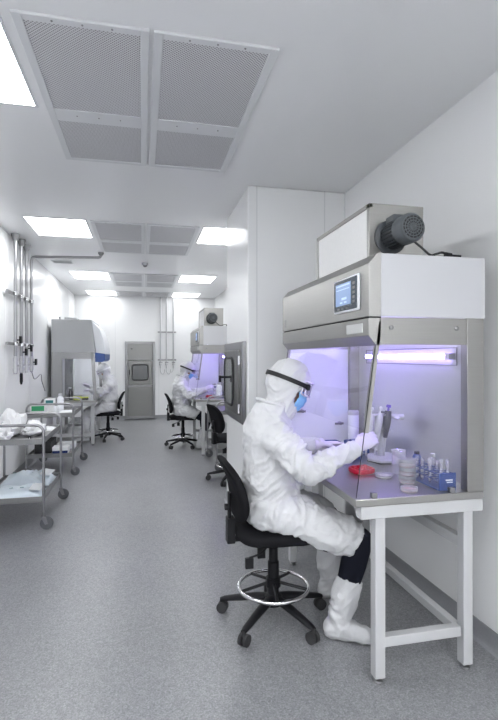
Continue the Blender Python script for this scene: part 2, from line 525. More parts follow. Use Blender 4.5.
M().ball((-.2, -.04, 1.7), .016, 10, 8).put('indicator_lamp', 'black', t)

# pass box in the pillar
t = thing('pass_box', 'stainless pass box with oval window set in the white pillar', 'cabinet', (PX, 4.47, 1.27))
f = M()
for b in ((-.455, -.36, -.35, .365), (.37, .455, -.35, .365), (-.36, .37, .29, .365), (-.36, .37, -.35, -.28)): f.box(-.035, 0, *b)
f.put('box_frame', 'steeld', t, bevel=.004)
d = M().box(-.05, -.004, -.35, .37, -.28, .29).put('box_door', 'doorsteel', t, bevel=.006)
pts = rrect(.44, .44, .08)
M().tube([(-.052, y + .11, z) for y, z in pts], .013, 8, closed=True).put('window_gasket', 'rubber', d)
M().prism([(y + .11, z) for y, z in rrect(.43, .43, .08)], 'X', -.056, -.045).put('window_glass', 'windark', d)
h = M().cyl((-.05, .26, .03), (-.11, .26, .03), .012); h.box(-.125, -.105, .235, .285, -.02, .045)
h.put('door_latch', 'black', d, bevel=.003)
each([M().cyl((-.045, -.37, z - .04), (-.045, -.37, z + .04), .013) for z in (-.22, .2)], 'hinge', 'chrome', t)

# ------------------------------------------------------------------ wall pipes
PG = 'steel media pipes on the left wall'
px = -1.455
names = ['steel wall pipe nearest the viewer, first of four', 'steel wall pipe with the black hanging nozzle, second of four', 'steel wall pipe with dark valve, third of four', 'steel wall pipe bending along the ceiling, fourth of four']
for i, y in enumerate((6.12, 6.40, 6.68, 6.96)):
    t = thing('media_pipe', names[i], 'pipe', (px, y, 1.28), 0, PG)
    if i < 3:
        M().cyl((0, 0, .02), (0, 0, ZC - 1.28), .02).put('pipe_run', 'tube', t)
        M().lathe([(.05, ZC - 1.28), (.05, ZC - 1.30), (.028, ZC - 1.36)], seg=20).put('ceiling_flange', 'steeld', t)
    else:
        M().tube([(0, 0, .02)] + [(0, 0, 1.5)] + spline([(0, 0, 1.52), (.012, 0, 1.56), (.05, 0, 1.575)], 4) + [(.84, 0, 1.60)] + spline([(.86, 0, 1.60), (.89, 0, 1.612), (.90, 0, 1.64)], 4) + [(.90, 0, ZC - 1.28)], .018).put('pipe_run', 'tube', t)
        M().lathe([(.04, ZC - 1.28), (.04, ZC - 1.295), (.022, ZC - 1.32)], (.90, 0, 0), seg=20).put('ceiling_flange', 'steeld', t)
    q = M()
    q.lathe([(.023, .03), (.023, .05), (.028, .05), (.028, .09), (.024, .09), (.024, .17), (.028, .17), (.028, .21), (.023, .21), (.023, .23)], seg=16)
    q.cyl((0, 0, .12), (.07, 0, .12), .011)
    q.put('valve_body', 'pipe', t)
    q = M()
    hz = (.42, .28, .33, .15)[i]
    q.cyl((0, 0, hz), (.06, 0, hz), .009)
    q.box(.045, .07, -.03, .03, hz - .04, hz + .045)
    q.put('valve_handle', 'black', t, bevel=.004)
    if i == 1:
        M().lathe([(.012, .03), (.02, .0), (.02, -.08), (.01, -.12)], seg=14).put('nozzle', 'black', t)
    if i == 3:
        M().tube(spline([(0, 0, .03), (.03, .05, -.08), (.08, .2, -.02), (.05, .42, -.12), (.06, .6, -.28)], 6), .006).put('hose', 'steeld', t)
for z, lb in ((2.25, 'upper horizontal bracket rail holding the left wall pipes'), (1.655, 'lower horizontal bracket rail holding the left wall pipes')):
    t = thing('pipe_bracket', lb, 'bracket', (XL, 6.5, z), 0, 'bracket rails of the left wall pipes')
    M().box(.03, .052, -.62, .56, -.018, .018).put('rail', 'steeld', t)
    each([M().box(0, .035, y - .02, y + .02, -.015, .015) for y in (-.5, .5)], 'wall_bracket', 'steeld', t)
    for y in (-.38, -.1, .18, .46):
        M().lathe([(.028, -.02), (.028, .02)], (.075, y, 0), seg=16).put('pipe_clamp', 'chrome', t)
PG2 = 'steel media pipes on the back wall'
for x, lb in ((.436, 'back wall pipe nearest the transfer cabinet'), (.578, 'middle one of the three back wall pipes'), (.741, 'back wall pipe farthest from the transfer cabinet')):
    t = thing('media_pipe', lb, 'pipe', (x, YB - .06, 1.2), 0, PG2)
    M().cyl((0, 0, .03), (0, 0, ZC - 1.2), .017).put('pipe_run', 'pipe', t)
    M().lathe([(.03, .1), (.03, .14), (.018, .16)], seg=16).put('valve_body', 'pipe', t)
    M().box(-.04, .04, -.06, -.03, .16, .18).put('valve_handle', 'steeld', t)
    M().tube(spline([(0, 0, .04), (.0, -.02, -.05), (.05, -.035, -.11), (.09, -.035, -.07), (.10, -.035, .0)] if x < .7 else [(0, 0, .04), (-.01, -.02, -.03), (-.05, -.03, -.07)], 6), .009).put('hose', 'white', t)
for z, lb in ((2.10, 'upper bracket rail across the back wall pipes'), (1.43, 'lower bracket rail across the back wall pipes')):
    t = thing('pipe_bracket', lb, 'bracket', (.59, YB, z), 0, 'bracket rails of the back wall pipes')
    M().box(-.22, .22, -.045, -.028, -.015, .015).put('rail', 'steeld', t)
    each([M().box(x - .015, x + .015, -.03, 0, -.012, .012) for x in (-.2, .2)], 'wall_bracket', 'steeld', t)

# ------------------------------------------------------------------ near safety cabinet and its bench (origin: X0=0 world, Y=2.0)
def make_cabinet():
    t = thing('safety_cabinet', 'large stainless laminar hood with violet lamp, motor and touch screen, nearest', 'cabinet', (0, 2.0, .822), 0, 'stainless laminar hoods on white benches')
    Z = .822
    def z(v): return v - Z
    L = 1.36
    # worktop
    M().box(.936, 1.6, 0, L, 0, .036).put('worktop', 'steelh', t, bevel=.004)
    # hood
    M().prism([(1.0, z(1.684)), (1.0, z(1.925)), (1.042, z(1.973)), (1.063, z(1.973)), (1.063, z(1.684))], 'Y', 0, L).put('hood_front', 'steelh', t, bevel=.002)
    M().prism([(1.006, z(1.678)), (1.0, z(1.676)), (1.0, z(1.597)), (1.036, z(1.553)), (1.062, z(1.553)), (1.062, z(1.678))], 'Y', 0, L).put('hood_visor', 'steelh', t, bevel=.002)
    M().box(1.01, 1.062, .003, L - .003, z(1.676), z(1.686)).put('shadow_gap', 'hole', t)
    b = M(); b.box(1.063, 1.6, .012, L - .012, z(1.70), z(1.970)); b.put('hood_body', 'steel', t)
    for y0, y1 in ((-.002, .012), (L - .012, L + .002)):
        M().box(1.061, 1.605, y0, y1, z(1.684), z(1.9725)).put('side_panel', 'whitepanel', t, bevel=.002)
    for y0, y1 in ((.006, .016), (L - .016, L - .006)):
        M().box(1.056, 1.509, y0, y1, z(1.557), z(1.682)).put('side_strip', 'steel', t)
    each([M().lathe([(.011, .004), (.011, -.004), (.007, -.007), (0, -.007)], (x, .006, z(1.635)), 'Y', 14) for x in (1.115, 1.455)], 'side_screw', 'steeld', t)
    # posts and inner shell
    for y0, y1 in ((0, .05), (L - .05, L)):
        M().box(1.509, 1.6, y0, y1, .036, z(1.684)).put('rear_post', 'steel', t, bevel=.002)
    M().box(1.578, 1.6, .05, L - .05, .036, z(1.70)).put('back_panel', 'inner', t)
    fx = lambda zz: .943 + (zz - .862) * (1.054 - .943) / (1.677 - .862)
    poly = [(fx(.86), z(.8585)), (1.507, z(.8585)), (1.507, z(1.557)), (fx(1.557), z(1.557))]
    M().prism(poly, 'Y', .008, .014).put('side_glass', 'glass', t)
    M().prism(poly, 'Y', L - .014, L - .006).put('far_side_panel', 'whiteshell', t)
    # front sash
    def sl(z0, z1, y0, y1, dx0, dx1):
        return M().prism([(fx(z0) + dx0, z(z0)), (fx(z0) + dx1, z(z0)), (fx(z1) + dx1, z(z1)), (fx(z1) + dx0, z(z1))], 'Y', y0, y1)
    sl(1.165, 1.56, .03, L - .03, .004, .010).put('front_sash', 'glass', t)
    for y0, y1 in ((.0, .028), (L - .028, L)):
        sl(1.155, 1.665, y0, y1, .0, .016).put('sash_rail', 'steel', t)
        sl(.862, 1.60, y0 + .005, y0 + .009, -.002, .001).put('glass_edge', 'rubber', t)
    # lamps
    f = M()
    for a in ((.17, 1.19, 1.545, 1.550), (.17, 1.19, 1.455, 1.460), (.17, .175, 1.46, 1.545), (1.185, 1.19, 1.46, 1.545)):
        f.box(1.575, 1.579, a[0], a[1], z(a[2]), z(a[3]))
    f.put('lamp_frame', 'steeld', t)
    M().cyl((1.552, .215, z(1.503)), (1.552, 1.13, z(1.503)), .0105, seg=14).put('violet_lamp', 'uv', t)
    each([M().box(1.54, 1.578, y, y + .035, z(1.487), z(1.519)) for y in (.185, 1.13)], 'lamp_socket', 'greypanel', t)
    M().cyl((1.14, .08, z(1.672)), (1.14, 1.28, z(1.672)), .013, seg=14).put('hood_lamp', 'hoodlamp', t)
    # gas taps on the far side panel
    for x, zz in ((1.14, 1.106), (1.434, 1.01)):
        q = M(); q.cyl((x, L - .014, z(zz)), (x, L - .05, z(zz)), .012); q.box(x - .045, x + .02, L - .055, L - .04, z(zz) - .008, z(zz) + .008)
        q.put('gas_tap', 'steeld', t, bevel=.003)
    for x in (1.03, 1.43):
        M().box(x - .014, x + .014, -.002, .022, .036, .062).put('glass_clamp', 'steeld', t, bevel=.003)
    # touch screen
    s = M().box(.988, 1.001, .083, .374, z(1.722), z(1.895)).put('touch_screen', 'whiteshell', t, bevel=.006)
    M().box(.984, .990, .094, .364, z(1.732), z(1.886)).put('bezel', 'screend', s, bevel=.002)
    M().box(.982, .985, .155, .335, z(1.758), z(1.868)).put('display', 'screen', s)
    q = M()
    each([M().box(.9812, .983, *b) for b in ((.165, .325, z(1.854), z(1.861)), (.20, .26, z(1.785), z(1.797)), (.17, .325, z(1.836), z(1.840)), (.20, .23, z(1.768), z(1.776)), (.25, .28, z(1.768), z(1.776)))], 'display_tile', 'screentile', s)
    each([M().box(.9828, .985, .11, .135, z(1.76) + k * .022, z(1.772) + k * .022) for k in range(5)] + [M().box(.9828, .985, .19 + k * .05, .215 + k * .05, z(1.738), z(1.747)) for k in range(3)], 'key', 'motorcover', s)
    M().box(.996, 1.002, .06, .235, z(1.612), z(1.657)).put('label_plate', 'plate', t, bevel=.002)
    each([M().box(.997, 1.002, 1.27, 1.30, z(1.71) + k * .014, z(1.718) + k * .014) for k in range(4)], 'maker_mark', 'steeld', t)
    # filter housing and fan motor
    y0, y1, x0, x1, z0, z1 = .195, .93, 1.1, 1.40, z(1.9722), z(2.265)
    h = M()
    h.box(x0 + .02, x1, y0, y1, z0, z1)
    for a in ((y0, y0 + .028, z0, z1), (y1 - .028, y1, z0, z1), (y0, y1, z1 - .022, z1)):
        h.box(x0, x0 + .022, *a)
    h = h.put('filter_housing', 'steel', t, bevel=.002)
    M().box(x0 + .006, x0 + .024, y0 + .028, y1 - .028, z0, z1 - .022).put('filter_fleece', 'filter', h)
    mx, mz = 1.212, z(2.097)
    g = M()
    g.lathe([(.085, y0), (.085, y0 - .012), (.06, y0 - .02)], (mx, 0, mz), 'Y', 32)
    g.lathe([(.052, y0 - .01), (.052, y0 - .15)], (mx, 0, mz), 'Y', 32)
    for k in range(24):
        a = 2 * math.pi * k / 24
        mm = Matrix.Translation((mx, 0, mz)) @ Matrix.Rotation(a, 4, 'Y')
        g.box(.05, .066, y0 - .145, y0 - .03, -.0028, .0028, mm)
    mo = g.put('fan_motor', 'motor', h)
    c = M().lathe([(.060, y0 - .135), (.0685, y0 - .14), (.0685, y0 - .20), (.060, y0 - .212), (.02, y0 - .215), (0, y0 - .215)], (mx, 0, mz), 'Y', 36)
    for rr in (.016, .029, .042, .054):
        c.tube([(mx + rr * math.cos(a), y0 - .2155, mz + rr * math.sin(a)) for a in [2 * math.pi * k / 28 for k in range(28)]], .0026, 6, closed=True)
    for k in range(8):
        a = math.pi * k / 8
        c.tube([(mx - .056 * math.cos(a), y0 - .2155, mz - .056 * math.sin(a)), (mx + .056 * math.cos(a), y0 - .2155, mz + .056 * math.sin(a))], .0022, 6)
    c = c.put('fan_cover', 'motorcover', h)
    M().lathe([(0.001, 0), (.053, 0), (.053, -.0012)], (mx, y0 - .2142, mz), 'Y', 30).put('cover_slots', 'hole', h)
    M().box(mx - .045, mx + .035, y0 - .12, y0 - .04, mz + .05, mz + .085).put('terminal_box', 'motorcover', h, bevel=.006)
    M().tube(spline([(mx + .03, y0 - .17, mz - .055), (mx + .07, y0 - .18, mz - .09), (1.325, .02, z(1.98)), (1.36, .03, z(1.988)), (1.40, .04, z(2.0)), (1.43, .045, z(1.992))], 6), .0055, 8).put('power_cable', 'rubber', h)
    p = M(); p.cyl((1.42, .045, z(1.99)), (1.45, .04, z(1.985)), .014); p.cyl((1.45, .04, z(1.985)), (1.495, .03, z(1.981)), .0085); p.lathe([(.018, z(1.972)), (.018, z(1.979))], (1.43, .045, 0), seg=16)
    p.put('power_plug', 'black', h)
    # white kneehole panel hanging below the worktop (Y local)
    yk, zk, rk = .73, .715, .13
    arc = [(yk + rk - rk * math.cos(R(90 * k / 8)), z(zk - rk + rk * math.sin(R(90 * k / 8)))) for k in range(9)]
    arc = [(y, zz) for y, zz in arc]
    poly = [(.50, 0), (.50, z(.44)), (yk, z(.44))] + arc + [(1.20, z(zk)), (1.20, z(.44)), (L - .03, z(.44)), (L - .03, 0)]
    M().prism(poly, 'X', 1.215, 1.25).put('kneehole_panel', 'white', t)
    M().box(1.212, 1.253, .494, .50, z(.44), 0).put('panel_edge', 'steeld', t)
    return t

def make_bench():
    t = thing('bench_stand', 'white square-tube bench frame under the nearest laminar hood', 'bench', (0, 2.0, 0), 0, 'white square-tube bench frames')
    L = 1.36
    for y in (0.012, L - .062):
        M().box(.966, 1.6, y - .006, y + .05, .762, .821).put('top_rail', 'white', t, bevel=.003)
        for x in (1.040, 1.498):
            leg = M().box(x, x + .050, y, y + .05, .026, .765).put('leg', 'white', t, bevel=.003)
            q = M().lathe([(.022, 0), (.024, .006), (.017, .014), (.008, .016), (.008, .03)], (x + .025, y + .025, 0), seg=18)
            q.put('foot', 'steeld', leg)
        M().box(1.085, 1.488, y + .004, y + .046, .165, .212).put('cross_bar', 'white', t, bevel=.003)
    M().box(1.50, 1.54, .055, L - .06, .58, .63).put('rear_rail', 'white', t, bevel=.003)
    M().box(1.47, 1.51, .055, L - .06, .168, .21).put('rear_rail', 'white', t, bevel=.003)
    return t

cabinet = make_cabinet()
bench = make_bench()
D2 = (-.155, 5.24)
dup(cabinet, (D2[0], 2 + D2[1], .822), 'stainless laminar hood partly hidden by the white pillar, farther off')
dup(bench, (D2[0], 2 + D2[1], 0), 'white bench frame under the hood behind the white pillar')

# ------------------------------------------------------------------ left hood with its own bench (front faces +X)
def left_hood():
    t = thing('safety_cabinet', 'grey and white laminar hood with blue corner against the left wall', 'cabinet', (0, 8.5, .73))
    z = lambda v: v - .73
    L = 1.35
    b = M().box(-1.45, -.75, 0, L, 0, .035).put('worktop', 'steelh', t, bevel=.003)
    M().prism([(-1.47, z(1.58)), (-.77, z(1.58)), (-.83, z(2.13)), (-1.47, z(2.13))], 'Y', 0, L).put('hood_body', 'greypanel', t, bevel=.004)
    M().box(-1.28, -1.08, .1, .5, z(2.13), z(2.17)).put('exhaust_collar', 'greypanel', t, bevel=.004)
    M().cyl((-1.35, .1, z(2.13)), (-1.35, .1, z(2.18)), .012).put('top_fitting', 'steeld', t)
    pr = [(-.77, z(1.47)), (-.655, z(1.43)), (-.62, z(1.46)), (-.615, z(1.60)), (-.64, z(1.80)), (-.70, z(1.97)), (-.82, z(2.10)), (-.83, z(2.06)), (-.765, z(1.60))]
    M().prism(pr, 'Y', .012, L).put('hood_visor', 'whiteshell', t, bevel=.012, seg=3)
    M().prism([(-.775, z(1.415)), (-.66, z(1.415)), (-.618, z(1.45)), (-.616, z(1.555)), (-.775, z(1.575))], 'Y', .0, L - .01).put('corner_trim', 'bluetrim', t, bevel=.008, seg=3)
    M().box(-1.47, -1.30, .01, .06, .035, z(1.58)).put('rear_post', 'steeld', t)
    M().box(-1.47, -1.30, L - .06, L - .01, .035, z(1.58)).put('rear_post', 'steeld', t)
    for y0 in (.01, L - .05):
        M().prism([(-.80, .035), (-.75, .035), (-.79, z(1.58)), (-.845, z(1.58))], 'Y', y0, y0 + .04).put('front_post', 'steeld', t)
        M().box(-1.31, -.82, y0, y0 + .035, z(1.47), z(1.58)).put('side_strip', 'steeld', t)
        M().prism([(-1.30, .035), (-.80, .035), (-.84, z(1.47)), (-1.30, z(1.47))], 'Y', y0 + .012, y0 + .018).put('side_glass', 'glass', t)
    M().box(-1.47, -1.45, .06, L - .06, .035, z(1.58)).put('back_panel', 'whitepanel', t)
    M().cyl((-1.0, .1, z(1.55)), (-1.0, L - .1, z(1.55)), .015).put('hood_lamp', 'panel', t)
    b = thing('bench_stand', 'white bench frame below the grey and white left hood', 'bench', (0, 8.5, 0), 0, 'white square-tube bench frames')
    for y in (.01, L - .07):
        for x in (-1.45, -.845):
            lg = M().box(x, x + .06, y, y + .05, .03, .70).put('leg', 'white', b, bevel=.003)
            M().lathe([(.022, 0), (.022, .008), (.009, .02), (.009, .035)], (x + .03, y + .025, 0), seg=14).put('foot', 'steeld', lg)
        M().box(-1.45, -.76, y, y + .05, .67, .73).put('top_rail', 'white', b, bevel=.003)
        M().box(-1.39, -.845, y + .005, y + .045, .16, .21).put('cross_bar', 'white', b, bevel=.003)
    M().box(-1.44, -1.40, .06, L - .07, .16, .21).put('rear_rail', 'white', b)
    return t
left_hood()

# ------------------------------------------------------------------ lab stools
def make_stool():
    t = thing('lab_stool', 'black lab stool with chrome foot ring under the nearest person', 'stool', (.735, 2.655, 0), 0, 'black swivel lab stools')
    for k in range(5):
        a = R(9 + 72 * k)
        c, s = math.cos(a), math.sin(a)
        P = lambda r, z: (r * c, r * s, z)
        leg = M().tube([P(.02, .125), P(.10, .118), P(.20, .10), P(.29, .082), P(.315, .075)], [(.022, .030), (.021, .028), (.018, .024), (.014, .020), (.010, .016)], 12).put('leg', 'black', t)
        q = M()
        nrm = Vector((-s, c, 0))
        for sg in (-1, 1):
            p = Vector(P(.305, .031)) + nrm * sg * .012
            q.cyl(p - nrm * sg * .005, p + nrm * sg * .012, .031, seg=20)
        q.cyl(P(.312, .05), P(.312, .082), .009)
        q.put('caster', 'rubber', leg)
    M().lathe([(.055, .09), (.05, .14), (.032, .15), (.032, .33), (.026, .335), (.026, .46), (.06, .47), (.06, .49)], seg=24).put('column', 'black', t)
    rg = M().tube([(.2 * math.cos(2 * math.pi * k / 48), .2 * math.sin(2 * math.pi * k / 48), .19) for k in range(48)], .0105, 10, closed=True).put('foot_ring', 'chrome', t)
    q = M()
    for k in range(5):
        a = R(-27 + 72 * k)
        q.tube([(.03 * math.cos(a), .03 * math.sin(a), .215), (.2 * math.cos(a), .2 * math.sin(a), .19)], .009, 8)
    q.lathe([(.042, .19), (.042, .24)], seg=18)
    q.put('ring_spoke', 'black', rg)
    # seat
    s = []
    for zz, k in ((.487, .80), (.492, .93), (.505, .99), (.525, 1.0), (.542, .97), (.553, .88), (.556, .6)):
        dz = lambda x: 0.0
        s.append([(x * k, y * k, zz - (.018 * max(0, x / .215) ** 2)) for x, y in rrect(.45, .45, .14, 7)])
    M().rings(s).put('seat', 'fabric', t, angle=60)
    q = M().box(-.12, .10, -.07, .07, .468, .49); q.box(-.25, -.10, -.03, .03, .470, .486)
    q.put('seat_plate', 'black', t, bevel=.004)
    for y, x1, z1 in ((-.13, -.165, .375), (-.03, -.07, .375)):
        q = M(); q.tube(spline([(-.03, y * .5, .475), (-.05 + x1 * .3, y, .44), (x1 - .01, y * 1.15, z1 + .05)], 5), .006, 8)
        q.box(x1 - .032, x1 + .012, y * 1.15 - .012, y * 1.15 + .012, z1 - .005, z1 + .05)
        q.put('lever', 'black', t, bevel=.004)
    # back bracket
    q = M().tube(spline([(-.17, 0, .478), (-.225, 0, .478), (-.250, 0, .52), (-.256, 0, .62), (-.256, 0, .74)], 6), [(.010, .028)] * 25, 10)
    q.box(-.272, -.228, -.035, .035, .462, .60)
    q.put('back_bracket', 'black', t, bevel=.008)
    M().lathe([(.018, -.282), (.018, -.258)], (0, 0, .66), 'X', 14).put('back_knob', 'black', t)
    b = []
    pts = rrect(.40, .34, .13, 7)
    def warp(y, z, d):
        return (-.222 - .042 * (z / .17) * 1.0 + .35 * y * y - .03 * (z / .17) ** 2 * (1 if z < 0 else 1.2) + d, y, .765 + z)
    for d, k in ((-.026, .70), (-.026, .90), (-.018, .985), (-.004, 1.0), (.010, .985), (.020, .92), (.024, .75), (.025, .4)):
        b.append([warp(y * k, z * k, d) for y, z in pts])
    M().rings(b).put('backrest', 'fabric', t, angle=60)
    return t
stool = make_stool()
st2 = dup(stool, (.67, 8.1, 0), 'black stool carrying the person at the hood behind the pillar')
st3 = dup(stool, (-.60, 9.05, 0), 'black stool carrying the person at the left hood', rz=R(180))
st2.scale = (.97, .97, .955); st3.scale = (.95, .95, .93)
dup(stool, (1.085, 5.74, 0), 'empty black lab stool beside the white pillar', rz=R(12))

# ------------------------------------------------------------------ trolleys
def make_trolley():
    t = thing('trolley', 'steel two-shelf trolley piled with white plastic bags, nearest the viewer', 'trolley', (-1.11, 4.92, 0), 0, 'stainless two-shelf trolleys')
    hx, hy = .275, .455
    for sy in (-1, 1):
        y = sy * hy
        q = M().tube([(-hx, y, .12), (-hx, y, .84)] + [(-hx + .07 - .07 * math.cos(a), y, .84 + .07 * math.sin(a)) for a in [R(15 * k) for k in range(1, 7)]] +
                     [(hx - .07 + .07 * math.sin(a), y, .84 + .07 * math.cos(a)) for a in [R(15 * k) for k in range(0, 6)]] + [(hx, y, .84), (hx, y, .12)], .0125, 10)
        q.put('end_frame', 'tube', t)
        for sx in (-1, 1):
            x = sx * hx
            c = M()
            c.cyl((x, y, .105), (x, y, .125), .02)
            for d in (-.017, .017):
                c.prism([(x - .02, .112), (x + .022, .112), (x + .04, .05), (x + .014, .045)], 'Y', y + d - .003, y + d + .003)
            cf = c.put('caster_fork', 'steeld', t, bevel=.002)
            wv = M().lathe([(.035, -.013), (.052, -.013), (.055, -.006), (.055, .006), (.052, .013), (.035, .013)], (x + .025, y, .055), 'Y', 24)
            wv.put('caster_wheel', 'castergrey', cf)
    for z0 in (.74, .235):
        s = M()
        s.box(-hx + .01, hx - .01, -hy + .012, hy - .012, z0 + .018, z0 + .024)
        for b in ((-hx + .008, hx - .008, -hy + .006, -hy + .014), (-hx + .008, hx - .008, hy - .014, hy - .006), (-hx + .006, -hx + .014, -hy + .008, hy - .008), (hx - .014, hx - .006, -hy + .008, hy - .008)):
            s.box(*b, z0, z0 + .05)
        s.put('shelf', 'steeld', t, bevel=.002)
    return t
trolley = make_trolley()
dup(trolley, (-1.125, 6.87, 0), 'steel two-shelf trolley with the green box, second from the viewer')
dup(trolley, (1.235, 6.70, 0), 'steel trolley half hidden behind the white pillar')

# ------------------------------------------------------------------ people
def nz(p, s): return noise.noise(Vector(p) * s)

def wrinkle(m, amp, joints=(), seed=0.0):
    bm = m.bm
    bm.normal_update()
    new = []
    for v in bm.verts:
        p = v.co
        a = nz(p + Vector((seed, 0, 0)), 5.0)
        q = Vector((p.x * 5 + p.z * 3, p.y * 4.5, p.z * 13 - p.x * 10)) + Vector((a, a, a)) * 1.5
        f = max(0, 1 - abs(noise.noise(q + Vector((seed, 3, 1)))) * 3.2) ** 1.5
        g = max(0, 1 - abs(noise.noise(q * 1.9 + Vector((5, seed, 2)))) * 3.2) ** 1.5
        k = .5
        for jp, jr in joints:
            k += max(0, 1 - (p - Vector(jp)).length / jr) * 0.9
        new.append(p + v.normal * amp * (k * (f * 1.25 + g * .65 - .5) + nz(p, 3.5) * .4))
    for v, c in zip(bm.verts, new): v.co = c
    return m

def sit(bm, lift):
    for v in bm.verts:
        x, y, z = v.co
        if -.225 < x < .23 and abs(y) < .23 and z > .42:
            v.co.z = max(z, .557 + lift - .018 * max(0, x / .215) ** 2)

def hand(P, D, NRM, curl, spread, thumb, side, scale=1.0, m=None):
    """glove: P wrist, D pointing direction, NRM back-of-hand normal, side=+1 thumb on +cross side"""
    m = m or M()
    D = Vector(D).normalized(); NRM = Vector(NRM); NRM = (NRM - D * NRM.dot(D)).normalized()
    S = D.cross(NRM) * side
    P = Vector(P); s = scale
    pt = lambda d, n, x: P + (D * d + NRM * n + S * x) * s
    ring = lambda d, n, hx, hn: [pt(d, n + hn * math.sin(2 * math.pi * k / 14), hx * math.cos(2 * math.pi * k / 14)) for k in range(14)]
    m.rings([ring(-.055, 0, .036, .033), ring(-.02, 0, .032, .026), ring(.01, 0, .032, .021), ring(.045, .002, .041, .018), ring(.08, .002, .041, .014), ring(.092, 0, .036, .010)])
    for k, (x, L, r) in enumerate(((.032, .072, .0088), (.011, .080, .0092), (-.011, .074, .0088), (-.031, .058, .0078))):
        c = curl[k]
        pts = []; p = pt(.070, .002, x * .92); ang = 0.0
        dirx = x * spread * 6
        pts.append(p)
        segs = (.018, L * .46, L * .30, L * .24)
        for j, sg in enumerate(segs):
            if j > 0: ang += c * (.75, 1.0, .7)[j - 1]
            d = (D * math.cos(ang) - NRM * math.sin(ang) + S * dirx).normalized()
            p = p + d * sg * s
            pts.append(p)
        pp = spline(pts, 3)
        m.tube(pp, [r * s * (1.05 - .25 * i / (len(pp) - 1)) for i in range(len(pp))], 10)
        m.ball(pp[-1], r * s * .8, 10, 6)
    a, b, c = thumb
    tp = [pt(.005, -.004, .022), pt(.03, -.012, .042), pt(.055, -.016 + b * .5, .052 + a * .4), pt(.082, -.02 + b, .052 + a), pt(.10, -.022 + c, .046 + a * 1.2)]
    pp = spline(tp, 3)
    m.tube(pp, [s * (.014 - .0055 * i / (len(pp) - 1)) for i in range(len(pp))], 10)
    m.ball(pp[-1], s * .0085, 10, 6)
    return m

